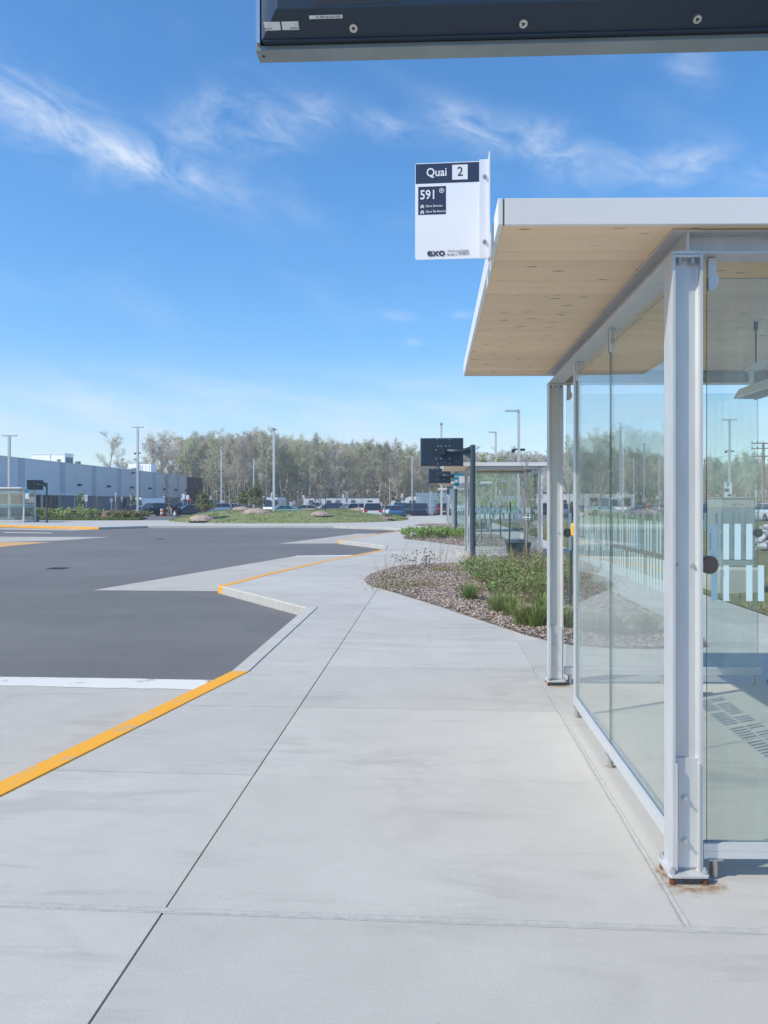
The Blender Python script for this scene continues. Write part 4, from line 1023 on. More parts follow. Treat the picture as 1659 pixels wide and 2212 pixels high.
for k in range(12): bpart('panel', MB().box(.021, .05, Y1b + .05 + k * 1.03, Y1b + .05 + k * 1.03 + 1.0, .1, 7.85), ddclad, wall)
base = bpart('base_wall', MB().box(-40, -.25, Y0b, Y1b, 0, 2.775), dclad)
rb = MB()
for k in range(300): rb.box(-.248, -.20, YS + k * .2 + .02, YS + k * .2 + .12, .1, 2.7)
bpart('corrugation', rb, dclad, base, kind='stuff')
for i, d_ in enumerate((96, 107.3, 119.5, 131, 141.8, 151.3, 160, 167.3, 175)):
    bpart('pilaster', MB().box(.002, .05, d_ - 40 - .85, d_ - 40 + .85, 2.79, 7.98), cladd)
    lp = MB(); y = d_ - 40 + (5.6 if i else 9.8) - (11.4 if i == 0 else 0)
    lp.box(.002, .12, y - .12, y + .12, 4.5, 4.8); lp.box(.12, .55, y - .35, y + .35, 4.42, 4.66); lp.box(.12, .34, y - .2, y + .2, 4.66, 4.8)
    bpart('wall_lamp', lp, BLACK)
bpart('door', MB().box(-.245, -.16, 143 - 40, 145.6 - 40, 0, 2.3), BLACK)
bpart('door', MB().box(-.245, -.16, 150 - 40, 153 - 40, 0, 2.4), wglass)
bpart('entrance_glass', MB().box(-.245, -.12, 108 - 40, 118.5 - 40, .15, 2.6), wglass)
for k in range(5): bpart('mullion', MB().box(-.118, -.05, 108 - 40 + k * 2.6, 108 - 40 + k * 2.6 + .12, .1, 2.6), ALU)
# entrance canopy
cn = MB().box(-.2, 4.2, 105 - 40, 116 - 40, 2.72, 2.98); bpart('canopy', cn, WHITE)
for y in (105.5, 115.3): bpart('canopy_post', MB().box(3.8, 4.0, y - 40, y - 40 + .2, 0, 2.715), ALU)
def rooftop(nm, x0, x1, y0, y1, h, m, extra=None):
    o = bpart(nm, MB().box(x0, x1, y0, y1, 8.1, 8.1 + h), m); return o
rw = mat('rooftop_white', (.84, .85, .85), .5, var=.04); lg = mat('louvre_dark', (.16, .18, .20), .6)
ahu = rooftop('rooftop_unit', -11.0, -5.0, 90.4, 93.6, 2.1, rw)
bpart('unit_cap', MB().box(-11.15, -4.85, 90.25, 93.75, 10.202, 10.29), rw, ahu)
for k in range(2): bpart('louvre', MB().box(-4.998, -4.94, 90.7 + k * 1.4, 91.9 + k * 1.4, 8.3, 9.6), lg, ahu)
for k in range(4): bpart('vent_hatch', MB().box(-10.4 + k * 1.35, -9.8 + k * 1.35, 90.33, 90.398, 8.15, 8.75 if k < 3 else 9.2), lg, ahu)
bb = MB(); bb.cyl((-6.5, 98.5, 8.1), (-6.5, 98.5, 9.25), .52, n=20); bpart('exhaust_drum', bb, mat('drum_green', (.16, .20, .20), .5))
for (x, y) in ((-5.5, 113), (-6.6, 114.5)):
    bb = MB(); bb.cyl((x, y, 8.1), (x, y, 9.0), .32, n=12).cyl((x, y, 9.0), (x, y, 9.25), .5, n=12).cyl((x, y, 9.25), (x, y, 9.5), .5, .2, n=12); bpart('roof_fan', bb, ALU)
u2 = rooftop('rooftop_unit', -7.2, -4.5, 130.0, 133.5, 2.3, rw)
bpart('hood', MB().box(-9.6, -7.22, 129.6, 133.0, 9.5, 10.4), rw, u2)
bpart('louvre', MB().box(-9.4, -7.22, 130.4, 133.0, 8.12, 9.29), lg, u2)
for k in range(3): bpart('panel_seam', MB().box(-6.5 + k * .8, -6.46 + k * .8, 129.96, 129.998, 8.15, 10.0), lg, u2)
for (x, y, h) in ((-3, 81.5, 1.3), (-3, 118, .8)):
    bb = MB(); bb.cyl((x, y, 8.1), (x, y, 8.1 + h), .12, n=8); bpart('vent_pipe', bb, ALU)
bpart('roof_camera', MB().box(.05, .5, 147.6 - 40, 148.1 - 40, 7.3, 7.6), BLACK)

# ------------------------------------------------------------------ trees
barkm = [mat('bark_grey', (.48, .44, .39), .95, c2=(.32, .29, .25), scale=3), mat('bark_brown', (.42, .37, .31), .95, c2=(.28, .24, .20), scale=3), mat('bark_pale', (.50, .47, .42), .95, c2=(.32, .29, .26), scale=3)]
twigm = [mat('twigs_grey', (.55, .51, .46), .95, objvar=.25), mat('twigs_brown', (.54, .46, .39), .95, objvar=.25)]
budm = [mat('buds_olive', (.56, .56, .27), .85, objvar=.25, trans=.35), mat('buds_green', (.50, .62, .24), .85, objvar=.25, trans=.35), mat('buds_red_brown', (.55, .43, .34), .85, objvar=.25, trans=.35), mat('buds_straw', (.60, .55, .38), .85, objvar=.25, trans=.35)]
def big_tree(seed, H, spread, nbud, bi, ti, low=.35, bs=.16):
    r = random.Random(seed); tr = MB(); tw = MB(); ends = []; p = Vector((0, 0, 0)); rad = H * .0125; n = 7; lean = Vector((r.gauss(0, .03), r.gauss(0, .03), 0)); pts = []
    for j in range(n):
        e = p + Vector((lean.x * H / n + r.gauss(0, .10), lean.y * H / n + r.gauss(0, .10), H * .86 / n)); tr.cyl(p, e, rad * (1 - .8 * j / n), rad * (1 - .8 * (j + 1) / n), n=6, caps=False); pts.append((p, e, rad * (1 - .8 * j / n))); p = e
    ends.append(p)
    for j in range(n):
        a0, a1, rr = pts[j]
        if (j + 1) / n < low: continue
        for _ in range(3 if j < n - 1 else 5):
            a = r.uniform(0, 6.28); up = r.uniform(.7, 1.5); d = Vector((math.cos(a), math.sin(a), up)).normalized()
            branchy(r, tw if rr < .0 else tw, a0.lerp(a1, r.random()), d, H * spread * r.uniform(.7, 1.15) * (1.15 - .5 * j / n), rr * .5, 2, ends, wig=.18, up=.14, ang=.6, nk=2, shrink=.56, n=3)
    # fine twigs as narrow slivers at the branch ends
    e2 = []
    for q_ in ends:
        for _ in range(3):
            d = Vector((r.gauss(0, .7), r.gauss(0, .7), abs(r.gauss(.5, .5)))).normalized() * r.uniform(.5, 1.2); s_ = d.orthogonal().normalized() * .013
            tw.add([q_ - s_, q_ + s_, q_ + d], [(0, 1, 2)]); e2.append(q_ + d * r.random())
    lf = MB()
    for _ in range(nbud):
        c = r.choice(e2) + Vector((r.gauss(0, .25), r.gauss(0, .25), r.gauss(0, .25))); leafquad(lf, c, bs * r.uniform(.5, 1.3), 0 if r.random() < .75 else 1, r)
    return tr.mesh('trunk', barkm[bi % 3], True), tw.mesh('branches', twigm[ti % 2]), (lf.mesh('crown', [budm[ti], budm[3 if ti != 3 else 0]]) if nbud else None)
protos = [big_tree(101, 20, .26, 2400, 0, 0, .35), big_tree(102, 20, .22, 2100, 1, 1, .4), big_tree(103, 20, .25, 1700, 0, 2, .35), big_tree(104, 20, .30, 1500, 0, 3, .3), big_tree(105, 20, .20, 2200, 1, 0, .3),
          big_tree(106, 20, .24, 500, 0, 0, .4), big_tree(107, 20, .19, 2200, 2, 1, .5), big_tree(108, 20, .23, 1500, 1, 2, .35)]
PH = [max(max(v.co.z for v in me.vertices) for me in pr if me) for pr in protos]
kinds = ['tall olive-budded tree', 'slim light-green budding tree', 'tree with red-brown buds', 'broad tree with straw-coloured buds', 'narrow olive tree', 'almost bare grey tree', 'pale-barked tree in first green leaf', 'brown-twigged tree']
def profile(px):
    P = [(-60, 985), (230, 940), (330, 925), (430, 937), (560, 926), (640, 936), (700, 945), (800, 943), (860, 962), (940, 972), (1040, 965), (1160, 968), (1240, 972), (1330, 968), (1440, 972), (1520, 992), (1600, 985), (1700, 992), (1850, 985)]
    for a, b in zip(P, P[1:]):
        if a[0] <= px <= b[0]: return a[1] + (b[1] - a[1]) * (px - a[0]) / (b[0] - a[0])
    return 980
rt = random.Random(77); tree_n = {}
def plant_tree(px, D, top, kind, label, group, sxy=1.0):
    p = W(px, D); H = (Zat(top, D)); s_ = H / PH[kind]
    t = thing('woodland_tree', label, 'tree', (p.x, p.y, -.15), rt.uniform(0, 6.28), group)
    tr, tw, lf = protos[kind]
    for nm, me in (('trunk', tr), ('branches', tw), ('crown', lf)):
        if me: obj(nm, me, t)
    t.scale = (s_ * sxy, s_ * sxy, s_); return t
def where(px):
    M_ = [(330, 'beyond the warehouse roof'), (436, 'beyond the charcoal warehouse end'), (560, 'right of the warehouse'), (655, 'behind the tallest lamp post'), (760, 'behind left trailer half'), (830, 'behind right trailer half'),
          (905, 'behind the parked navy SUV'), (1010, 'behind the second display screen'), (1190, 'above the second shelter'), (1250, 'in the nearest shelter entrance'), (1440, 'through the side glass'), (1700, 'through the end glass')]
    for a, b in M_:
        if px < a: return b
    return 'past the right edge'
seq = [3, 0, 7, 2, 1, 5, 0, 4, 7, 6, 0, 2, 3, 1, 4]
# front row, one by one along the edge of the wood
px = 232; i = 0
while px < 1720:
    D = rt.uniform(186, 200) + (18 if px < 445 else 0); k = seq[i % len(seq)]; top = profile(px) + rt.uniform(-16, 20)
    if 232 <= px < 300: k = 5; top = 925 if px < 260 else 985
    if 330 < px < 400: k = 3; top = 924
    if 560 < px < 640 and k in (2, 5, 7): k = 1
    if 990 < px < 1200 and k in (0, 1, 4, 6): k = 5
    plant_tree(px, D, top, k, '%s, front of wood, %s' % (kinds[k], where(px)), 'woodland trees at the front of the wood', 1.15 if px < 420 else 1.0)
    px += rt.uniform(10, 17) if px > 300 else rt.uniform(26, 34); i += 1
for row in range(3):
    px = 395 + row * 4
    while px < 1740:
        D = 206 + row * 14 + rt.uniform(-4, 4); k = seq[(i * 7 + 3) % len(seq)]; top = profile(px) + rt.uniform(-4, 26)
        if 990 < px < 1200 and k in (0, 1, 4, 6): k = 5
        plant_tree(px, D, top, k, '%s, deep in wood, %s' % (kinds[k], where(px)), 'woodland trees deep in the wood')
        px += rt.uniform(14, 24); i += 1
same = {}
for o in [o for o in col.objects if o.name.startswith('woodland_tree')]: same.setdefault(o['label'], []).append(o)
ords = ['first', 'second', 'third', 'fourth', 'fifth', 'sixth', 'seventh', 'eighth', 'ninth', 'tenth', 'eleventh', 'twelfth', 'thirteenth', 'fourteenth', 'fifteenth', 'sixteenth', 'seventeenth', 'eighteenth', 'nineteenth', 'twentieth']
for lb, l in same.items():
    if len(l) > 1:
        l.sort(key=lambda o: o.location.x / o.location.y)
        for i_, o in enumerate(l): o['label'] = '%s, %s from left' % (lb, ords[i_])
def undergrowth():
    r = random.Random(9); b = MB()
    for _ in range(60000):
        px = r.uniform(380, 1760); D = r.uniform(184, 262); p = W(px, D); z = abs(r.gauss(0, 2.6)) * (1 + .5 * math.sin(px * .05)); 
        leafquad(b, (p.x, p.y, z), r.uniform(.09, .24), r.choice((0, 1, 2, 3, 3, 4)), r)
    b.build('undergrowth', [MATS['buds_olive'], mat('brush_dark', (.22, .26, .13), .95), mat('brush_brown', (.30, .26, .20), .95), MATS['twigs_brown'], mat('brush_green', (.20, .27, .10), .95)], kind='stuff', label='brown and olive brushwood filling the foot of the wood')
    b = MB()
    for _ in range(26000):
        px = r.uniform(380, 1760); D = r.uniform(235, 285); p = W(px, D); z = r.random() * (Zat(profile(px) + 14, D)); leafquad(b, (p.x, p.y, z), r.uniform(.3, .7), r.choice((0, 1, 2, 3)), r)
    for _ in range(26000):
        px = r.uniform(400, 1780); D = r.uniform(240, 290); p = W(px, D); leafquad(b, (p.x, p.y, r.random() ** 1.3 * 7), r.uniform(.4, .85), r.choice((0, 0, 2, 3)), r)
    b.build('distant_wood', [MATS['brush_brown'], MATS['buds_olive'], MATS['twigs_grey'], MATS['brush_dark']], kind='stuff', label='hazy mass of twigs deep inside the far wood')
undergrowth()
# mid-distance bare trees right of the second shelter, and a leafing one seen through the glass
t = plant_tree(1294, 62, 912, 5, 'dark leafing tree seen faintly through the side glass of the nearest shelter', None, 1.0); 
if 'group' in t: del t['group']
t = plant_tree(1228, 90, 930, 5, 'bare tree standing between the far column and the glass of the nearest shelter', None, .8)
t = plant_tree(1196, 110, 958, 5, 'slim bare tree just left of the far column of the nearest shelter', None, .8)
t = plant_tree(1610, 150, 966, 6, 'round pale-green tree seen through the end glass, left of the utility pole', None, 1.2)

# young street trees and pines
def pine(px, D, h, label, seed, z0):
    p = W(px, D); r = random.Random(seed); t = thing('young_pine', label, 'tree', (p.x, p.y, z0), 0, 'young pines on the mound'); st = MB(); nd = MB(); tips = []
    st.cyl((0, 0, 0), (0, 0, h * .95), .07, .02, n=6)
    for j in range(80):
        z = h * (.12 + .85 * r.random()); a = r.uniform(0, 6.28); L = (1 - z / h * .75) * h * .62 * r.uniform(.6, 1.1); e = Vector((math.cos(a) * L, math.sin(a) * L, z + L * .5)); st.cyl((0, 0, z), e, .018, .008, n=4, caps=False)
        for k in range(34):
            c = Vector((0, 0, z)).lerp(e, r.uniform(.3, 1.05)); d = Vector((r.gauss(0, 1), r.gauss(0, 1), r.gauss(.4, .8))).normalized() * r.uniform(.10, .24); s_ = d.orthogonal().normalized() * .028; nd.add([c - s_, c + s_, c + d], [(0, 1, 2)], r.choice((0, 0, 1, 2)))
    st.build('trunk', barkm[1], t); nd.build('needles', [mat('pine_needles', (.14, .20, .08), .8), mat('pine_needles_pale', (.26, .29, .13), .8), mat('pine_needles_brown', (.36, .25, .15), .85)], t, kind='stuff')
    return t
def ring(px, py, D, label, rx=1.9, hh=.4, z=0.0):
    p = W(px, D); r = random.Random(int(px)); b = MB(); rings = []
    for tt, zz_ in ((1, 0), (.75, .5), (.45, .85), (.1, 1.0)): rings.append([Vector((rx * tt * math.cos(a) * r.uniform(.93, 1.07), rx * tt * math.sin(a) * r.uniform(.93, 1.07), hh * zz_ * r.uniform(.9, 1.1))) for a in [2 * math.pi * k / 20 for k in range(20)]])
    b.loft(rings, caps=False); b.f.append(tuple(range(60, 80))); b.i.append(0)
    for _ in range(700):
        a = r.uniform(0, 6.28); rr = math.sqrt(r.random()); c = Vector((rx * rr * math.cos(a), rx * rr * math.sin(a), hh * (1 - rr ** 1.4) + .03)); leafquad(b, c, r.uniform(.04, .09), r.choice((1, 2, 3)), r)
    o = b.build('wood_chip_heap', [mat('heap_base', (.46, .37, .30), .95, c2=(.34, .26, .21), scale=5, bump=1, bscale=12), MATS['wood_chip_pale'], MATS['wood_chip_grey'], MATS['wood_chip_brown']], None, loc=(p.x, p.y, z)); tag(o, label, 'wood chip heap', 'wood-chip heaps on the mound')
def mzat(px, D): p = W(px, D); return mz(p.x, p.y) if mound_h(p.x, p.y) > 0 else 0.0
for (px, py, D, lab, rx, hh) in ((436, 1120, 62.2, 'wood-chip heap round the left young pine', 1.25, .5), (555, 1109, 66, 'wood-chip heap round the right young pine', 1.35, .45), (522, 1104, 76, 'wood-chip heap peeping over the mound behind the right pine', 1.1, .4), (692, 1116, 63.5, 'wood-chip heap round the staked sapling on the mound', 1.05, .38), (831, 1114, 67, 'flat wood-chip heap round the sapling at the right end of the mound', .8, .2), (776, 1101, 76, 'wood-chip heap on the crest of the mound left of the white minivan', 1.2, .3)):
    z = mzat(px, D) - .04; ring(px, py, D, lab, rx, hh, z)
pine(440, 62.4, 1.75, 'left young brownish-green pine on the mound', 1, mzat(440, 62.4) + .35)
pine(553, 66.2, 1.9, 'right young green pine on the mound', 2, mzat(553, 66.2) + .3)
pine(528, 76.5, 1.6, 'browned young pine behind the right one on the mound', 3, mzat(528, 76.5) + .3)
def sap(px, D, top, label, seed, leaf=None, nl=0, ring=False, thick=.04):
    p = W(px, D); z = mzat(px, D); sapling(label, p.x, p.y, Zat(top, D) - z, seed, leaf, nl, ring, z, thick, .12 if leaf is leafy else .05)
redb = [mat('sapling_buds', (.22, .13, .10), .9)]
sap(692, 63.5, 1010, 'staked bare sapling on the middle of the mound', 41, redb, 120, True, .05)
sap(831, 67, 1013, 'bare sapling at the right end of the mound', 42, redb, 100, False, .055)
sap(363, 92, 1018, 'tall bare sapling beside the two people', 43, redb, 160, False, .06)
sap(463, 80, 1024, 'bare sapling behind the left pine', 44, redb, 200, False, .06)
sap(207, 75, 1058, 'small bare tree by the shop wall, left of the wooden box', 45, None, 0, False, .05)
sap(251, 90, 1072, 'thin bare tree in front of the dark base wall', 46, redb, 40, False, .05)
sap(173, 96, 1070, 'small tree with yellow-green leaves in front of the dark base wall', 47, leafy, 500, False, .05)
sap(288, 100, 1074, 'yellow-green leafing tree beside the warehouse door', 48, leafy, 500, False, .05)
sap(640, 110, 1050, 'thin sapling left of the white trailer', 49, redb, 60)
sap(735, 112, 1052, 'thin sapling in front of the white trailer', 50, redb, 60)
sap(948, 105, 1050, 'bare young tree in front of the blue mesh fence', 51, leafy, 120)
for i, (px, D) in enumerate(((650, 118), (668, 120), (725, 122), (760, 118), (783, 121))): sap(px, D, 1058, 'thin planted sapling %s in front of the long trailer' % ['at the left end', 'second from the left', 'in the middle', 'second from the right', 'at the right end'][i], 60 + i, redb, 40)

# shrubs of the far-left planting strip and its ground cover
p0, p1 = G(75, 1120), G(300, 1120)
poly_sheet('planting_strip', [G(72, 1123).xy, G(300, 1121.5).xy, G(318, 1117).xy, G(300, 1113).xy, G(80, 1113).xy], .012, mat('planting_soil', (.14, .12, .08), .95, var=.3, scale=2), kind='structure')
names_ = ['first', 'second', 'third', 'fourth', 'fifth', 'sixth', 'seventh', 'eighth', 'ninth', 'tenth', 'eleventh', 'twelfth', 'thirteenth', 'fourteenth']
for i, px in enumerate((86, 100, 117, 140, 157, 171, 189, 206, 246, 258, 270, 284, 297, 308)):
    p = W(px, 73 + (i % 3)); bush('strip_shrub', '%s shrub from the left in the planting strip before the warehouse' % names_[i], 'shrub', p.x, p.y, 1.0, 1.0, 1.05 if i < 8 else .8, 420, 22, leafm + [MATS['buds_olive']], .13, 'shrubs in the far-left planting strip', 300 + i, (0, 1, 4, 4) if i < 8 else (2, 2, 4, 1), lean=.3)
gc = []
for _ in range(2600):
    p = W(rt.uniform(78, 300), rt.uniform(71, 78)); gc.append((p.x, p.y, .02))
blades('ground_cover', gc, .22, .07, [gr1, gr2, MATS['leaf_mid']], kind='stuff', label='low green ground cover along the far-left planting strip')

# ------------------------------------------------------------------ lamp posts
def lamp(px, D, top, label, heads='T', cam_z=None, w_=.14, base=-.02, hl=1.0):
    p = W(px, D); z = Zat(top, D); t = thing('lamp_post', label, 'lamp post', (p.x, p.y, base), 0, 'tall square lamp posts')
    MB().box(-w_ / 2, w_ / 2, -w_ / 2, w_ / 2, .03, z - base).build('pole', GALV, t)
    MB().box(-.2, .2, -.2, .2, 0, .03).build('base_plate', GALV, t)
    def head(x0, x1, ang=0.0):
        b = MB(); b.box(x0, x1, -.14, .14, z - base - .12, z - base - .02); o = b.build('lamp_head', GALV, t)
        MB().box(x0 + .1 * (1 if x1 > x0 else -1), x1 - .1, -.11, .11, z - base - .128, z - base - .121).build('lens', mat('lamp_lens', (.55, .55, .5), .3), o); return o
    if heads == 'T': head(w_ / 2 + .001, .66 * hl); head(-.66 * hl, -w_ / 2 - .001)
    if heads == 'L': head(-1.35 * hl, -w_ / 2 - .001); 
    if heads == 'E': 
        MB().box(-.14, .14, -.9, -w_ / 2 - .001, z - base - .12, z - base - .02).build('lamp_head', GALV, t); MB().box(-.14, .14, w_ / 2 + .001, .9, z - base - .12, z - base - .02).build('lamp_head', GALV, t)
    if cam_z:
        zc = Zat(cam_z, D) - base; b = MB(); b.box(-w_ / 2 - .25, -w_ / 2 - .001, -.05, .05, zc, zc + .08); b.cyl((-w_ / 2 - .25, 0, zc + .05), (-w_ / 2 - .25, 0, zc - .16), .11, n=10); b.box(w_ / 2 + .001, w_ / 2 + .3, -.08, .08, zc - .05, zc + .08); b.build('camera', SCRW, t)
    return t
lamp(20, 78, 939.5, 'T-headed lamp post at the far left, behind the left shelter', w_=.22, hl=1.15)
lamp(297.5, 96, 921.5, 'T-headed lamp post with cameras between the two rooftop units', cam_z=979, w_=.22, hl=1.1)
lamp(591.5, 75, 925, 'tallest plain lamp post on the mound, right of the young pine', 'E', w_=.20)
lamp(548, 140, 991, 'thin far lamp post left of the tallest one', 'N', w_=.22)
lamp(478, 118, 968, 'lamp post with a turned head between the pines', 'E', cam_z=1018, w_=.2)
lamp(890, 130, 985, 'L-headed lamp post behind the parked navy car', 'L', w_=.2)
lamp(953.5, 80, 914, 'lamp post rising behind the display screen of the second shelter', 'E', w_=.2)
lamp(1120.5, 46.6, 884.5, 'L-headed lamp post with a camera above the second shelter roof', 'L', cam_z=972, w_=.16, hl=.62)
lamp(1071, 72, 932, 'smaller L-headed lamp post left of the one above the second shelter', 'L', w_=.17, hl=.5)
lamp(1340, 70, 913, 'slender lamp post seen through the side glass', 'T', w_=.17, hl=.4)
lamp(1391.5, 110, 958, 'short lamp post behind the side glass, right of the slender one', 'T', w_=.2, hl=.5)
lamp(1424, 90, 985, 'dark lamp post at the right edge of the side glass', 'T', w_=.2, hl=.4)
lamp(1576, 72, 905, 'T-headed lamp post with cameras seen through the end glass', 'T', cam_z=975, w_=.17, hl=1.05)
# utility poles with cross-arms and wires
wmat = mat('weathered_pole_wood', (.26, .20, .15), .9, var=.2, scale=5)
def upole(px, D, top, arms, label, r_=.15):
    p = W(px, D); z = Zat(top, D); t = thing('utility_pole', label, 'utility pole', (p.x, p.y, -.1), 0, 'wooden utility poles on the right'); b = MB(); b.cyl((0, 0, 0), (0, 0, z), r_ * 1.15, r_ * .8, n=10); b.build('pole', wmat, t)
    for a in arms:
        az_ = Zat(a, D); MB().box(-1.3, 1.3, -.17, -.12 + .0, az_, az_ + .12).build('cross_arm', wmat, t)
        for x in (-1.2, -.7, .7, 1.2): bb = MB(); bb.cyl((x, -.145, az_ + .121), (x, -.145, az_ + .32), .05, n=6); bb.build('insulator', mat('insulator_grey', (.3, .32, .35), .4), t)
    return p, z
a1 = upole(1649, 80, 953, (957, 968, 985), 'tall utility pole with three cross-arms at the right edge')
upole(1522, 130, 990, (994,), 'utility pole with one cross-arm right of the near column')
upole(1564, 120, 1028, (), 'short leaning-looking wooden pole behind the cabinet')
upole(1700, 84, 950, (957, 968), 'utility pole just beyond the right edge')
cu = bpy.data.curves.new('power_line', 'CURVE'); cu.dimensions = '3D'; cu.bevel_depth = .015
for zz_ in (957, 968, 985):
    A = W(1649, 80); B = W(1522, 130); s_ = cu.splines.new('POLY'); s_.points.add(20)
    za, zb = Zat(zz_, 80) + .3, Zat(994, 130) + .4
    for j in range(21):
        f = j / 20; s_.points[j].co = (A.x + (B.x - A.x) * f, A.y + (B.y - A.y) * f, za + (zb - za) * f - 2.2 * f * (1 - f), 1)
ob = bpy.data.objects.new('power_line', cu); col.objects.link(ob); cu.materials.append(BLACK)
dg = bpy.context.evaluated_depsgraph_get(); bpy.context.view_layer.update(); me = bpy.data.meshes.new_from_object(ob.evaluated_get(bpy.context.evaluated_depsgraph_get())); bpy.data.objects.remove(ob)
obj('power_line', me, label='thin sagging power lines between the utility poles on the right', cat='power line')

# ------------------------------------------------------------------ parked vehicles
cglass = mat('car_glass', (.025, .032, .04), .08, spec=.9)
tl_ = mat('tail_light_red', (.5, .02, .02), .3); hl_ = mat('head_light_clear', (.75, .78, .8), .15); chrome = mat('chrome', (.6, .6, .62), .2, .9); grl = mat('grille_black', (.015, .015, .017), .4)
plate_m = mat('plate_white', (.6, .62, .66), .5)
paints = {}
def paint(c):
    k = tuple(c)
    if k not in paints: paints[k] = mat('car_paint_%d' % len(paints), c, .3, .25, coat=.6)
    return paints[k]
SH = {  # length, width, height, bonnet height, belt, stations of the roofline from the nose: windscreen foot, roof start, roof end, rear glass foot
    'sedan': (4.6, 1.80, 1.45, .86, .95, .29, .45, .70, .87, 1.0), 'suv': (4.7, 1.88, 1.70, 1.02, 1.10, .26, .41, .88, .985, 1.1), 'minivan': (5.0, 1.96, 1.78, .98, 1.08, .20, .37, .92, .99, 1.08),
    'van': (5.9, 2.02, 2.55, 1.15, 1.35, .14, .27, .985, .995, 1.4), 'pickup': (5.5, 1.95, 1.85, 1.12, 1.18, .28, .39, .60, .66, 1.18), 'hatch': (4.2, 1.76, 1.48, .92, .98, .27, .43, .86, .97, 1.0)}
def car(kind, c, px, D, head, label, z=-.15):
    L, Wd, H, hb, belt, a, b_, c_, d_, tail = SH[kind]; p = W(px, D); t = thing('parked_' + {'sedan': 'car', 'suv': 'suv', 'minivan': 'minivan', 'van': 'van', 'pickup': 'pickup', 'hatch': 'car'}[kind], label, {'van': 'van', 'pickup': 'pickup'}.get(kind, 'car'), (p.x, p.y, z), R(head), 'vehicles in the car park')
    P = paint(c); hw = Wd / 2
    def rg(u, top, wf, low=.22): x = L * (.5 - u); w = hw * wf; return [Vector((x, -w * .92, low)), Vector((x, -w, low + .25)), Vector((x, -w * .985, top * .80)), Vector((x, -w * .90, top)), Vector((x, w * .90, top)), Vector((x, w * .985, top * .80)), Vector((x, w, low + .25)), Vector((x, w * .92, low))]
    bd = MB(); bd.loft([rg(0, hb * .72, .78, .30), rg(.02, hb * .88, .92, .24), rg(.10, hb * .97, .99), rg(a, hb, 1.0), rg(b_, belt, 1.0), rg((b_ + c_) / 2, belt, 1), rg(c_, belt * 1.01, 1.0), rg(min(d_, .97), tail, .98), rg(.985, tail * .95, .93, .28), rg(1.0, tail * .75, .85, .34)])
    body = bd.build('body', P, t, bevel=.0)
    wi = .76 if kind != 'van' else .88
    def gr_(u, z_, w): x = L * (.5 - u); return [Vector((x, -w, z_)), Vector((x, w, z_))]
    gl = MB(); lo = hw * .90; hi = hw * wi
    st_ = [(a, hb - .02, lo * .97, hb - .01, lo * .96), (b_, belt - .03, lo, H - .05, hi), (c_, belt - .03, lo, H - .06, hi), (d_, tail - .03, lo * .95, tail + .02, lo * .94)]
    rings = []
    for (u, z0_, w0, z1_, w1) in st_:
        x = L * (.5 - u); rings.append([Vector((x, -w0, z0_)), Vector((x, -w1, z1_)), Vector((x, w1, z1_)), Vector((x, w0, z0_))])
    gl.loft(rings); 
    if kind == 'van': gl = MB(); gl.loft([[Vector((L * (.5 - u), -w0, z0_)), Vector((L * (.5 - u), -w1, z1_)), Vector((L * (.5 - u), w1, z1_)), Vector((L * (.5 - u), w0, z0_))] for (u, z0_, w0, z1_, w1) in ((a, hb, lo, hb + .01, lo), (b_, belt, lo, H - .35, hi), (b_ + .06, belt, lo, H - .35, hi))])
    gl.build('windows', cglass, t)
    rf = MB(); ov = .03
    if kind == 'van':
        rf.loft([[Vector((L * (.5 - u), -w0, z0_)), Vector((L * (.5 - u), -w1, z1_)), Vector((L * (.5 - u), -w1 * .93, z2)), Vector((L * (.5 - u), w1 * .93, z2)), Vector((L * (.5 - u), w1, z1_)), Vector((L * (.5 - u), w0, z0_))] for (u, z0_, w0, z1_, w1, z2) in ((b_ + .03, H - .40, hi, H - .30, hi, H - .12), (b_ + .065, belt * .99, hw * .97, H - .2, hi * 1.02, H), (.97, belt * .99, hw * .97, H - .2, hi * 1.02, H), (.99, belt, hw * .95, H - .2, hi, H - .03))])
    else:
        rf.loft([[Vector((L * (.5 - u), -w1 - .01, z1_)), Vector((L * (.5 - u), -w1 * .9, z1_ + zt)), Vector((L * (.5 - u), w1 * .9, z1_ + zt)), Vector((L * (.5 - u), w1 + .01, z1_))] for (u, w1, z1_, zt) in ((b_ - .008, hi, H - .06, .015), (b_ + .04, hi, H - .045, .045), ((b_ + c_) / 2, hi * 1.01, H - .045, .05), (c_, hi, H - .06, .04), (c_ + .015, hi * .97, H - .075, .015))])
        for s_ in (-1, 1):   # pillars
            for (u0, z0_, w0, u1, z1_, w1, th) in ((a + .005, hb, lo * .97, b_, H - .05, hi, .04), ((b_ + c_) / 2, belt - .02, lo, (b_ + c_) / 2 + .01, H - .05, hi, .035), (min(d_, .96), tail, lo * .95, c_, H - .06, hi, .07)):
                rf.cyl((L * (.5 - u0), s_ * w0, z0_), (L * (.5 - u1), s_ * (w1 + .005), z1_), th, n=4)
    rf.build('roof', P, t)
    if kind in ('suv',):
        for s_ in (-1, 1): bb = MB(); bb.cyl((L * (.5 - b_ - .03), s_ * hi * .93, H + .045), (L * (.5 - c_ + .03), s_ * hi * .93, H + .04), .02, n=5); bb.build('roof_rail', chrome, t)
    wr = .33 if kind in ('sedan', 'hatch') else .37
    for u in (.18, .80):
        for s_ in (-1, 1):
            x = L * (.5 - u); y = s_ * (hw - .10); bb = MB(); bb.cyl((x, y - .11, wr), (x, y + .11, wr), wr, n=18); wh = bb.build('wheel', RUB, t)
            bb = MB(); bb.cyl((x, y + s_ * .111, wr), (x, y + s_ * .125, wr), wr * .62, n=10); bb.build('rim', chrome, wh)
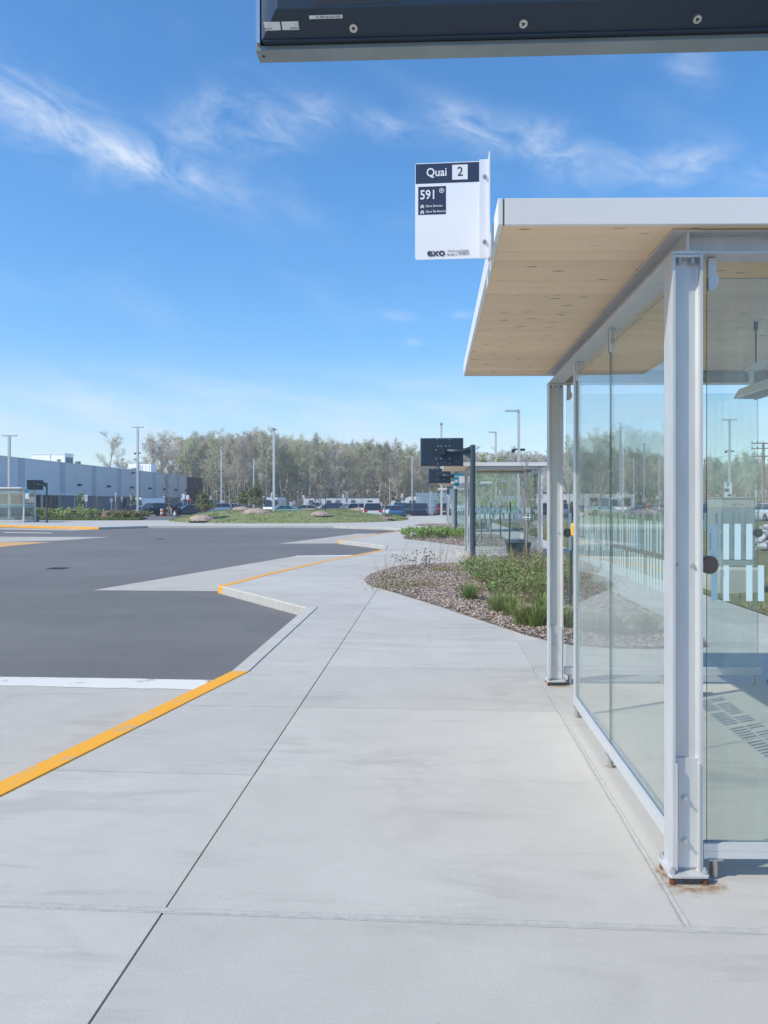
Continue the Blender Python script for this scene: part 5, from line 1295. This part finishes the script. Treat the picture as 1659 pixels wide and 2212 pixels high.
    for s_ in (-1, 1):
        MB().box(L * .455, L * .485, s_ * hw * .60 - .17, s_ * hw * .60 + .17, hb * .66, hb * .82).build('headlight', hl_, t)
        MB().box(-L * .497, -L * .47, s_ * hw * .70 - .14, s_ * hw * .70 + .14, tail * .62, tail * .90 if kind in ('sedan', 'hatch', 'pickup') else tail * 1.05).build('tail_light', tl_, t)
        bb = MB(); bb.ball((L * (.5 - a - .06), s_ * (hw + .09), belt + .05), .11, (.7, 1.0, .8), n=6, k=5); bb.build('wing_mirror', P, t)
    MB().box(L * .478, L * .4985, -hw * .48, hw * .48, hb * .45, hb * .72).build('grille', grl, t)
    MB().box(L * .47, L * .503, -hw * .8, hw * .8, .26, .36).build('bumper', grl, t); MB().box(-L * .503, -L * .48, -hw * .8, hw * .8, .30, .42).build('bumper', grl, t)
    MB().box(-L * .5045, -L * .495, -.16, .16, .55, .70).build('number_plate', plate_m, t)
    return t
# heading: 270 = nose towards the camera, 90 = tail towards the camera
car('sedan', (.16, .045, .07), 277, 100, 200, 'maroon car beside the wooden planter box, left of the white van')
car('van', (.75, .76, .76), 313, 118, 232, 'tall white delivery van behind the T-headed lamp post')
car('suv', (.025, .028, .036), 330, 101, 238, 'near-black SUV in front of the white van')
car('pickup', (.12, .26, .36), 392, 112, 200, 'light blue pickup behind the two people')
car('sedan', (.03, .04, .06), 404, 100, 215, 'dark hatchback right of the two people, under the white signs')
car('suv', (.30, .40, .46), 466, 108, 200, 'pale blue-grey SUV behind the left pine', )
car('sedan', (.05, .07, .10), 440, 125, 190, 'dark car hidden half behind the left pine')
car('sedan', (.10, .13, .17), 519, 112, 190, 'grey-blue car behind the small wood-chip heap')
car('van', (.70, .71, .72), 593, 120, 262, 'white minibus behind the tallest lamp post')
car('sedan', (.15, .36, .36), 612, 98, 180, 'teal car with only its roof showing over the mound')
car('hatch', (.42, .37, .31), 655, 104, 180, 'beige car with only its roof showing over the mound')
car('pickup', (.70, .71, .72), 684, 112, 178, 'white pickup in front of the long trailer')
car('suv', (.03, .05, .10), 712, 108, 180, 'dark blue SUV between the white pickup and the red car')
car('sedan', (.28, .03, .04), 737, 112, 185, 'dark red car whose roof shows right of the dark blue SUV')
car('suv', (.66, .67, .69), 757, 92, 212, 'white SUV seen from the front left beside the white minivan')
car('minivan', (.68, .69, .71), 806, 74, 94, 'white minivan seen from behind, over the mound')
car('sedan', (.20, .21, .22), 788, 118, 200, 'grey car squeezed between the white SUV and the minivan')
car('hatch', (.62, .63, .66), 838, 97, 262, 'small white car between the minivan and the blue car')
car('sedan', (.30, .03, .04), 842, 112, 200, 'red car behind the bright blue car')
car('sedan', (.03, .12, .25), 859, 91, 266, 'bright blue car facing the pavement at the end of the mound')
car('suv', (.05, .055, .065), 880, 108, 262, 'dark car between the blue car and the navy SUV')
car('pickup', (.45, .46, .47), 864, 126, 250, 'silver pickup at the back behind the blue car')
car('suv', (.018, .024, .055), 908, 96, 268, 'navy SUV facing the camera at the end of the pavement')
car('suv', (.13, .05, .05), 955, 101, 96, 'dark red SUV seen from behind beside the mesh fence')
car('suv', (.10, .06, .065), 1174, 98, 200, 'dark brownish SUV left of the far column')
car('suv', (.17, .20, .23), 1222, 92, 262, 'grey SUV in the gap of the shelter entrance')
car('hatch', (.04, .05, .06), 1270, 100, 200, 'dark hatchback at the left of the side glass')
car('suv', (.05, .12, .22), 1362, 104, 190, 'blue SUV seen through the side glass')
car('sedan', (.32, .31, .30), 1383, 84, 195, 'silver-beige car seen through the side glass in front of the blue SUV')
car('sedan', (.05, .06, .07), 1421, 104, 190, 'black car beside the near column, seen through the side glass')
car('suv', (.03, .08, .17), 1516, 84, 215, 'blue SUV just right of the near column, beside the cabinet')
car('suv', (.72, .73, .74), 1656, 74, 96, 'white SUV seen from behind at the right edge of the photo')
car('suv', (.30, .31, .32), 1750, 90, 96, 'grey SUV just outside the right edge')

# ------------------------------------------------------------------ trailers, fence, small street things
def trailer(px0, px1, D, top, label, roof=(.72, .73, .74), winx=()):
    a = W(px0, D); c = W(px1, D); Lx = (c - a).length; an = math.atan2(c.y - a.y, c.x - a.x); h = Zat(top, D); t = thing('office_trailer', label, 'trailer', (a.x, a.y, -.15), an)
    MB().box(0, Lx, 0, 2.6, .55, h).build('wall', mat('trailer_white', (.70, .70, .68), .6, var=.03, scale=1), t)
    MB().box(-.05, Lx + .05, -.06, 2.66, h + .002, h + .2).build('roof_edge', mat('trailer_roof', roof, .5), t)
    MB().box(.3, Lx - .3, .3, 2.3, .05, .545).build('skirt', SCRW, t)
    n = int(Lx / 2.44)
    for k in range(1, n): MB().box(k * Lx / n - .02, k * Lx / n + .02, -.012, -.001, .56, h - .02).build('panel_joint', mat('joint_grey', (.45, .46, .46), .6), t)
    for x in winx:
        wn = MB().box(x * Lx, x * Lx + 1.1, -.03, -.001, 1.2, 2.3).build('window', WHITE, t); MB().box(x * Lx + .07, x * Lx + 1.03, -.04, -.031, 1.27, 2.23).build('pane', wglass, wn)
    for x in (.2, Lx - .5): MB().box(x, x + .25, .4, 2.2, 0, .54).build('support', grl, t)
    return t
trailer(655, 819, 150, 1074, 'long white office trailer with a dark roof edge behind the parked cars', (.10, .10, .11), (.07, .30, .42, .62, .84))
trailer(1165, 1240, 125, 1064, 'white container office right of the second shelter', (.72, .73, .74), (.2, .6))
trailer(1252, 1296, 128, 1063, 'white trailer seen through the left of the side glass', (.72, .73, .74), (.3,))
trailer(845, 872, 135, 1079, 'small white travel trailer left of the rounded one', (.6, .6, .6), (.3,))
p = W(892, 130); t = thing('camper_trailer', 'rounded white camper trailer behind the navy SUV', 'trailer', (p.x, p.y, -.1))
b = MB(); b.loft([[Vector((x, y, z)) for x, z in [(-1.5, .5), (1.5, .5), (1.55, 1.8), (1.2, 2.5), (.6, 2.75), (-.6, 2.75), (-1.2, 2.5), (-1.55, 1.8)]] for y in (0, 5)]); b.build('body', MATS['trailer_white'], t)
MB().box(-.6, .6, -.03, -.001, 1.3, 2.1).build('window', wglass, t)
for x in (-1.1, 1.1): bb = MB(); bb.cyl((x - .1, 2.5, .33), (x + .1, 2.5, .33), .33, n=12); bb.build('wheel', RUB, t)
p = W(1320, 95); t = thing('minibus', 'white minibus with two black side panels seen through the side glass', 'bus', (p.x, p.y, -.1), R(0))
MB().box(-2.9, 2.9, 0, 2.2, .4, 2.75).build('body', MATS['trailer_white'], t, bevel=.12); MB().box(-2.6, -.3, -.02, -.001, 1.3, 2.3).build('side_panel', BLACK, t); MB().box(.1, 2.4, -.02, -.001, 1.3, 2.3).build('side_panel', BLACK, t)
for x in (-1.9, 1.9): bb = MB(); bb.cyl((x, -.02, .42), (x, .3, .42), .42, n=14); bb.build('wheel', RUB, t)
for x in (-2.0, .7): text('100', .55, 'lettering', WHITE, t, Matrix.Translation((x, -.03, 1.5)) @ Matrix.Rotation(R(90), 4, 'X'), .02)

# blue mesh fence
a = W(899, 112); c = W(985, 112); t = thing('mesh_fence', 'pale blue mesh fence behind the navy and red SUVs', 'fence', (a.x, a.y, 0), math.atan2(c.y - a.y, c.x - a.x)); Lf = (c - a).length
fm = bpy.data.materials.new('blue_mesh'); fm.use_nodes = True; nb = NB(fm.node_tree); pr = fm.node_tree.nodes['Principled BSDF']; pr.inputs['Base Color'].default_value = (.36, .50, .58, 1); pr.inputs['Roughness'].default_value = .6; pr.inputs['Alpha'].default_value = .62
for k in range(6): MB().box(k * Lf / 6 + .05, (k + 1) * Lf / 6 - .05, 0, .02, .1, 3.05).build('mesh_panel', fm, t)
for k in range(7):
    bb = MB(); bb.cyl((k * Lf / 6, .05, 0), (k * Lf / 6, .05, 3.15), .05, n=6); bb.build('post', GALV, t)
a = W(1014, 118); c = W(1130, 118); t = thing('metal_fence', 'grey ribbed site fence seen through the second shelter', 'fence', (a.x, a.y, 0), math.atan2(c.y - a.y, c.x - a.x)); Lf = (c - a).length
for k in range(7): MB().box(k * Lf / 7 + .03, (k + 1) * Lf / 7 - .03, 0, .03, .1, 2.7).build('fence_panel', mat('fence_grey', (.38, .42, .45), .5, .2), t)
for k in range(8): MB().box(k * Lf / 7 - .03, k * Lf / 7 + .03, .035, .1, 0, 2.8).build('post', POSTG, t)

# sign posts: plate sizes from the photograph
pm = mat('sign_plate_white', (.72, .74, .78), .45); pg = mat('sign_plate_back', (.42, .43, .46), .4, .5)
def sign(px, top, bot, wpx, base, label, kind='white', D=None, lines=0):
    D = D or EYE * F / (base - HY); p = W(px, D); z1 = Zat(top, D); z0 = Zat(bot, D); w_ = wpx / F * D; t = thing('sign_post', label, 'sign', (p.x, p.y, 0), 0, 'small sign posts round the car park')
    bb = MB(); bb.cyl((0, .04, 0), (0, .04, z1 + .02), .035, n=7); bb.build('post', GALV, t)
    pl = MB().box(-w_ / 2, w_ / 2, -.006, .003, z0, z1).build('sign_panel', {'white': pm, 'back': pg, 'red': RED, 'green': mat('sign_green', (.25, .6, .1), .5)}[kind], t)
    h = z1 - z0
    if lines == 1:      # no-parking disc over a bar of print
        bb = MB(); bb.cyl((0, -.0065, z0 + h * .68), (0, -.0085, z0 + h * .68), w_ * .38, n=16); bb.cyl((0, -.0085, z0 + h * .68), (0, -.0095, z0 + h * .68), w_ * .27, n=16, m=1); bb.build('red_disc', [RED, pm], pl)
        MB().box(-w_ * .3, w_ * .3, -.0085, -.0065, z0 + h * .1, z0 + h * .3).build('printed_bar', DARKT, pl)
    if lines == 2:
        MB().box(-w_ / 2, w_ / 2, -.0085, -.0065, z0 + h * .78, z1).build('header_band', NAVY, pl)
        for k in range(2): MB().box(-w_ * .35, w_ * .35, -.0085, -.0065, z0 + h * (.18 + .25 * k), z0 + h * (.30 + .25 * k)).build('printed_bar', DARKT, pl)
    if lines == 3: MB().box(-w_ * .12, w_ * .12, -.0085, -.0065, z0 + h * .15, z0 + h * .85).build('printed_bar', NAVY, pl)
    return t
S = [(160, 1060, 1079, 3.5, 1106, 'thin white edge-on sign with a blue mark, first in front of the dark base wall', 'white', 0), (179, 1069, 1083, 6.5, 1112, 'grey backed sign with crossed print left of the white double sign', 'back', 1),
     (186, 1069, 1083, 6, 1115, 'white sign with dark print near the wooden planter, on a tall pole', 'white', 3), (199.5, 1063, 1080, 3, 1103, 'thin edge-on sign left of the grey square sign', 'white', 0), (240.5, 1076, 1085, 6, 1112, 'grey square sign above the wooden planter box', 'back', 0),
     (249.5, 1064, 1083, 2.5, 1110, 'edge-on white sign right of the wooden planter box', 'white', 0), (263, 1072, 1084, 5, 1106, 'grey sign with print above the maroon car', 'back', 1), (283, 1068, 1082, 2.6, 1108, 'edge-on sign left of the T-headed lamp post', 'white', 0),
     (338.5, 1071, 1081, 5, 1103, 'white no-parking sign above the near-black SUV', 'white', 1), (353.5, 1072, 1082, 4, 1106, 'small white double sign by the orange barrel', 'white', 3), (396, 1067, 1078.5, 6.5, 1112, 'large blank white sign, left of a pair by the blue pickup', 'white', 0),
     (405, 1069.5, 1079, 7, 1112, 'large blank white sign, right of a pair by the blue pickup', 'white', 0), (411, 1076, 1085, 3, 1104, 'small red-backed sign right of the white pair', 'red', 0), (392, 1076, 1082, 4, 1106, 'small no-parking sign behind the white pair', 'white', 1),
     (433, 1071, 1080, 4, 1106, 'light blue-white sign left of the left pine', 'white', 3), (441, 1072, 1081.5, 4.5, 1106, 'white printed sign right above the left pine', 'white', 1), (454, 1071, 1081, 5, 1106, 'blue and white sign left of the bare sapling', 'white', 3), (479, 1078, 1090, 7.5, 1108, 'white notice on the lamp post between the pines', 'white', 2),
     (569, 1070.5, 1076, 5.5, 1102, 'small red and white sign above the right pine', 'white', 1), (588, 1064, 1082, 6, 1112, 'tall white sign beside the tallest lamp post', 'white', 3), (655.5, 1069.5, 1079, 5, 1106, 'no-parking sign at the left end of the long trailer', 'white', 1),
     (628.5, 1082, 1092, 6.5, 1104, 'white notice board left of the long trailer', 'white', 2), (635.5, 1081, 1090, 5.5, 1104, 'grey backed sign beside the white notice board', 'back', 0), (741, 1067.5, 1077, 5, 1108, 'no-parking sign in front of the long trailer', 'white', 1), (749, 1061.5, 1087, 6.5, 1112, 'tall grey-white double sign in front of the long trailer', 'back', 3),
     (868.5, 1066.5, 1076, 5, 1108, 'no-parking sign above the dark car by the navy SUV', 'white', 1), (930, 1061, 1070, 7, 1114, 'white backed sign on a tall pole right of the navy SUV', 'back', 0), (955.5, 1064, 1078, 8, 1108, 'white double notice above the dark red SUV', 'white', 2),
     (1108, 1077, 1108, 5, 1125, 'green and white tall banner sign behind the second shelter glass', 'green', 0), (1080, 1060, 1066, 3, 1118, 'small white tag sign behind the second shelter glass', 'white', 0), (1260, 1066, 1077, 6, 1106, 'white notice at the far left of the side glass', 'white', 1), (1281, 1078, 1086, 7, 1106, 'square white sign seen through the side glass by the leafing tree', 'white', 2),
     (1352, 1062, 1072, 6, 1106, 'white sign beside the slender lamp post behind the side glass', 'white', 1), (1392, 1072, 1082, 9, 1108, 'white notice on the short lamp post behind the side glass', 'white', 2), (1388, 1064, 1069, 8, 1106, 'white arrow sign above a notice, behind the side glass', 'white', 3), (1428, 1062, 1074, 5, 1104, 'white sign at the right edge of the side glass', 'white', 1), (1419, 1071, 1079, 6, 1104, 'small white plate by the black car behind the side glass', 'white', 0),
     (1633.5, 1059, 1073, 5, 1110, 'blue and white narrow sign right of the cabinet', 'white', 3), (1653.5, 1058, 1066, 5, 1110, 'small white sign at the right edge beside the utility pole', 'white', 1)]
for (px, tp, bt, wp, bs_, lb, kd, ln) in S: sign(px, tp, bt, wp, bs_, lb, kd, lines=ln)
for (px, py0, py1, wpx, D, lb, kk) in ((1530, 1067, 1074.5, 7.5, 78, 'red no-entry disc sign left of the cabinet top', 'disc'), (1551, 1066, 1074.5, 3.5, 80, 'small red edge-on sign behind the cabinet top', 'red')):
    p = W(px, D); t = thing('sign_post', lb, 'sign', (p.x, p.y, 0), 0, 'red traffic signs'); bb = MB(); bb.cyl((0, .05, 0), (0, .05, Zat(py0, D)), .03, n=7); bb.build('post', GALV, t); r_ = (Zat(py0, D) - Zat(py1, D)) / 2; zc = Zat((py0 + py1) / 2, D)
    bb = MB(); bb.cyl((0, .01, zc), (0, -.01, zc), r_ if kk == 'disc' else r_ * .6, n=18); pl = bb.build('sign_panel', RED, t)
    MB().box(-r_ * .6, r_ * .6, -.014, -.0105, zc - r_ * .16, zc + r_ * .16).build('white_bar', pm, pl)
# tall white parking board on the lamp post behind the cabinet
p = W(1573, 71.5); t = thing('parking_board', 'tall white parking board with arrows on the lamp post behind the cabinet', 'sign', (p.x, p.y, 0)); zb0, zb1 = Zat(1075, 71.5), Zat(1042, 71.5); hw = 8 / F * 71.5
MB().box(-hw, hw, -.02, .02, zb0, zb1).build('board', pm, t); 
for x in (-hw * .8, hw * .8): bb = MB(); bb.cyl((x, .05, 0), (x, .05, zb1), .03, n=6); bb.build('post', GALV, t)
MB().box(-hw * .98, hw * .15, -.026, -.0205, zb0 + (zb1 - zb0) * .38, zb0 + (zb1 - zb0) * .60).build('dark_panel', DARKT, t)
text('P', .55, 'lettering', DARKT, t, Matrix.Translation((-.17, -.024, zb0 + (zb1 - zb0) * .70)) @ Matrix.Rotation(R(90), 4, 'X'), .02)
MB().box(-.05, hw * .8, -.026, -.0205, zb0 + .12, zb0 + .34).build('dark_panel', DARKT, t)

# orange barrel, wooden planter box, hydrant
p = G(350, 1114.5); t = thing('traffic_barrel', 'orange and white traffic barrel beside the near-black SUV', 'barrel', (p.x, p.y, 0)); orm = mat('safety_orange', (.75, .14, .03), .5)
bb = MB(); bb.cyl((0, 0, 0), (0, 0, .08), .30, n=14); bb.build('base', RUB, t)
for k in range(4): bb = MB(); bb.cyl((0, 0, .085 + k * .2), (0, 0, .27 + k * .2), .22 - .012 * k, .212 - .012 * k, n=14); bb.build('band', pm if k % 2 else orm, t)
p = G(227, 1119.5); t = thing('wooden_box', 'reddish wooden planter box behind the far-left shrubs', 'planter', (p.x, p.y, 0)); wb = mat('reddish_boards', (.40, .25, .20), .8, objvar=.15)
for k in range(9): MB().box(-.95 + k * .212, -.95 + k * .212 + .205, 0, .04, 0, .78).build('board', wb, t)
MB().box(-.95, .95, .045, 1.0, 0, .70).build('box_core', soil, t)
p = G(133, 1112.5); t = thing('fire_hydrant', 'small red fire hydrant behind the far-left shrubs', 'hydrant', (p.x, p.y, 0))
bb = MB(); bb.cyl((0, 0, 0), (0, 0, .6), .14, n=12); bb.build('barrel', RED, t); bb = MB(); bb.ball((0, 0, .66), .17, n=10, k=6); bb.build('bonnet', RED, t); bb = MB(); bb.cyl((-.24, 0, .45), (.24, 0, .45), .07, n=8); bb.build('outlet', RED, t)

# grey equipment cabinet on a concrete plinth
A = Vector((5.02, 13.42, 0)); A = G(1556.5, 1284.5); t = thing('equipment_cabinet', 'grey steel cabinet marked ALSTOM on a concrete plinth beside the path', 'cabinet', (A.x, A.y, 0), R(-1))
cab = mat('cabinet_grey', (.41, .43, .43), .45, .2, var=.03); pc = KERBC
z1, z2 = Zat(1226, 13.3), Zat(1076, 13.3); cw = .565; b = MB()
b.loft([[Vector((x, y, z)) for x, y in ((-.01, 0), (.66, 0), (.66, .9), (-.01, .9))] for z in (0, z1 - .05)]); b.loft([[Vector((x, y, z)) for x, y in ((-.01 + i, i), (.66 - i, i), (.66 - i, .9 - i), (-.01 + i, .9 - i))] for z, i in ((z1 - .05, 0), (z1 - .001, .03))]); b.build('plinth', pc, t)
bd_ = MB().box(.035, .035 + cw, .05, .80, z1, z2).build('cabinet_body', cab, t, bevel=.006)
MB().box(.035 + .012, .035 + cw - .012, .036, .0495, z1 + .14, z2 - .03).build('door', cab, bd_, bevel=.003)
MB().box(.035 + .012, .035 + cw - .012, .038, .0495, z1 + .02, z1 + .115).build('lower_panel', cab, bd_, bevel=.003)
MB().box(.02, .05 + cw, .02, .82, z2 + .001, z2 + .02).build('lid', cab, bd_)
text('ALST', .042, 'lettering', mat('logo_blue', (.04, .06, .12), .5), bd_, Matrix.Translation((.205, .034, z2 - .125)) @ Matrix.Rotation(R(90), 4, 'X'), .02, thick=.0003)
b = MB(); b.cyl((.205 + .134, .0345, z2 - .110), (.205 + .134, .0335, z2 - .110), .0165, n=18, m=0).cyl((.205 + .134, .0334, z2 - .110), (.205 + .134, .0325, z2 - .110), .008, n=14, m=1); b.build('logo_ring', [RED, cab], bd_)
text('M', .042, 'lettering', MATS['logo_blue'], bd_, Matrix.Translation((.205 + .155, .034, z2 - .125)) @ Matrix.Rotation(R(90), 4, 'X'), .02, thick=.0003)
# low utility box left of it, hidden partly by the near column
p = G(1497, 1233); t = thing('utility_box', 'narrow grey utility box between the near column and the cabinet', 'cabinet', (p.x, p.y, 0)); MB().box(-.12, .14, 0, .25, .2, Zat(1139, p.y)).build('cabinet_body', mat('utility_grey', (.30, .32, .36), .4, .3), t, bevel=.01); MB().box(-.10, .12, -.01, -.001, .5, Zat(1150, p.y)).build('door', MATS['utility_grey'], t); MB().box(-.16, .18, -.04, .29, 0, .2).build('plinth', KERBC, t)
# pile of pale stones
p = G(1655, 1186); r = random.Random(4); b = MB()
for _ in range(260):
    rr = r.random() ** .5; a = r.uniform(0, 6.28); b.ball((rr * 2.3 * math.cos(a), rr * 1.6 * math.sin(a), (1 - rr) * 1.1 + .05), r.uniform(.07, .2), (1, r.uniform(.6, 1), r.uniform(.5, .8)), r.choice((0, 0, 1)), n=5, k=4)
b.build('stone_pile', [mat('pale_stone', (.48, .48, .50), .9, var=.2), mat('grey_stone', (.28, .28, .29), .9, var=.2)], loc=(p.x + .9, p.y, 0), kind='stuff', label='heap of pale broken stones in the field right of the cabinet')

# ------------------------------------------------------------------ people
skin = mat('skin', (.50, .31, .22), .6); hairm = mat('dark_hair', (.03, .022, .018), .7)
def person(px, D, label, rot, shirt, trou, pose='stand', h=1.74, bag=None, shoulder=False):
    p = W(px, D); t = thing('person', label, 'person', (p.x, p.y, 0 if D < 1e3 else 0), R(rot)); ln = .42 if pose == 'bend' else .05
    J = {'pel': (0, 0, .95), 'ch': (0, -.10 - ln * .5, 1.28 - ln * .08), 'nk': (0, -.10 - ln, 1.50 - ln * .22), 'hd': (0, -.13 - ln * 1.15, 1.62 - ln * .3), 'top': (0, -.13 - ln * 1.2, 1.72 - ln * .34)}
    V = [J['pel'], J['ch'], J['nk'], J['hd'], J['top']]; E = [(0, 1), (1, 2), (2, 3), (3, 4)]; Rr = [(.17, .12), (.19, .13), (.065, .065), (.095, .105), (.06, .07)]
    def chain(par, pts, rs):
        i = par
        for q_, r_ in zip(pts, rs): V.append(q_); Rr.append((r_, r_)); E.append((i, len(V) - 1)); i = len(V) - 1
    for s_ in (-1, 1):
        st = .16 if pose == 'walk' else .04
        chain(0, [(s_ * .10, 0, .88), (s_ * .11, -s_ * st, .50), (s_ * .11, s_ * st * 1.3, .09), (s_ * .12, s_ * st * 1.3 - .16, .04)], (.095, .068, .045, .04))
        sh_ = (s_ * .20, J['ch'][1] - .05, J['ch'][2] + .14)
        chain(1, [sh_, (s_ * .26, sh_[1] - .02 - (.2 if pose == 'bend' else 0), sh_[2] - .28), (s_ * .24, sh_[1] - .12 - (.22 if pose == 'bend' else 0), sh_[2] - .52), (s_ * .235, sh_[1] - .15 - (.24 if pose == 'bend' else 0), sh_[2] - .62)], (.058, .045, .034, .03))
    me = bpy.data.meshes.new('body'); k = h / 1.74; me.from_pydata([tuple(c * k for c in v) for v in V], E, []); o = bpy.data.objects.new('body', me); col.objects.link(o)
    sk = o.modifiers.new('s', 'SKIN'); sk.use_smooth_shade = True
    for i, r_ in enumerate(Rr): me.skin_vertices[0].data[i].radius = (r_[0] * k, r_[1] * k); 
    me.skin_vertices[0].data[0].use_root = True
    o.modifiers.new('u', 'SUBSURF').levels = 1
    bpy.context.view_layer.update(); m2 = bpy.data.meshes.new_from_object(o.evaluated_get(bpy.context.evaluated_depsgraph_get())); bpy.data.objects.remove(o)
    m2.materials.clear()
    for q_ in (skin, shirt, trou, RUB): m2.materials.append(q_)
    for f in m2.polygons:
        c = f.center; z = c.z / k
        f.material_index = 0 if z > J['nk'][2] - .02 and abs(c.x) < .14 else (3 if z < .10 else (2 if z < .93 and abs(c.x) < .2 * k else (0 if abs(c.x) > .215 * k and z < J['ch'][2] + .14 - .30 else 1)))
    body = obj('body', m2, t)
    hc = Vector(J['hd']) * k; b = MB(); b.ball(hc + Vector((0, .025, .055)), .115, (.95, 1.05, .85), n=12, k=8); b.build('hair', hairm, t, smooth=True)
    b = MB(); b.ball(hc + Vector((0, -.115, -.01)), .018, n=6, k=4); b.build('nose', skin, t)
    return t
person(369.5, 94, 'person in a light top standing left of the pair beside the orange barrel', -40, mat('cream_cloth', (.62, .50, .42), .9), mat('beige_trousers', (.50, .40, .32), .9))
pp = person(373.5, 92.5, 'person in black leaning forward with a backpack, right of the pair by the orange barrel', -60, mat('black_cloth', (.02, .02, .025), .9), mat('dark_trousers', (.06, .055, .05), .9), 'bend', 1.78)
p = W(379, 92.6); t = thing('backpack', 'black backpack carried by the leaning person', 'backpack', (p.x, p.y, 1.0)); b = MB(); b.ball((0, 0, 0), .28, (.9, .7, 1.1), n=10, k=7); b.build('pack', MATS['black_cloth'], t, smooth=True); b = MB(); b.cyl((-.2, 0, -.2), (-.2, 0, .3), .02, n=6); b.build('strap', MATS['black_cloth'], t)
p = W(377.5, 92); t = thing('plastic_bag', 'white plastic bag hanging from the leaning person\'s hand', 'bag', (p.x, p.y, .3)); b = MB(); b.loft([[Vector((math.cos(a) * r_, math.sin(a) * r_ * .6, z)) for a in [i * 6.283 / 10 for i in range(10)]] for z, r_ in ((-.28, .08), (-.22, .2), (0, .18), (.2, .06), (.3, .03))]); b.build('bag_body', mat('bag_white', (.7, .7, .7), .5), t, smooth=True)
p = W(384, 97); t = thing('luggage_pile', 'black duffel bags standing behind the leaning person', 'bag', (p.x, p.y, .0)); b = MB(); b.ball((0, 0, .55), .5, (1, .7, 1.05), n=10, k=7); b.build('duffel', MATS['black_cloth'], t, smooth=True); b = MB(); b.cyl((-.3, 0, .9), (.3, 0, 1.1), .025, n=6); b.build('handle', MATS['black_cloth'], t)
person(502, 98, 'person in a dark jacket walking behind the mound, left of two', 60, mat('dark_jacket', (.04, .045, .06), .9), mat('grey_trousers', (.12, .11, .11), .9), 'walk', 1.75)
person(507, 97, 'person with a blue top walking behind the mound, right of two', 60, mat('blue_cloth', (.12, .16, .30), .9), MATS['dark_trousers'], 'walk', 1.78)
person(1082, 82, 'worker in an orange vest seen through the glass of the second shelter', 30, orm, MATS['dark_trousers'], 'stand', 1.75)
person(1398, 80, 'person in an orange vest behind the parked cars, seen through the side glass', 30, orm, MATS['grey_trousers'], 'stand', 1.75)

# ------------------------------------------------------------------ thin spring haze over the whole place
hz = MB().box(-160, 160, -45, 300, -1.6, 27.5).build('haze', bpy.data.materials.new('haze'), kind='stuff', label='thin pale haze in the air over the whole site')
hm = hz.data.materials[0]; hm.use_nodes = True; hn = NB(hm.node_tree); hm.node_tree.nodes.clear()
pv = hn.n('ShaderNodeVolumePrincipled'); pv.inputs['Color'].default_value = (.92, .95, 1, 1); pv.inputs['Density'].default_value = .0008; pv.inputs['Anisotropy'].default_value = .3
oo = hn.n('ShaderNodeOutputMaterial'); hn.l(pv.outputs[0], oo.inputs['Volume'])
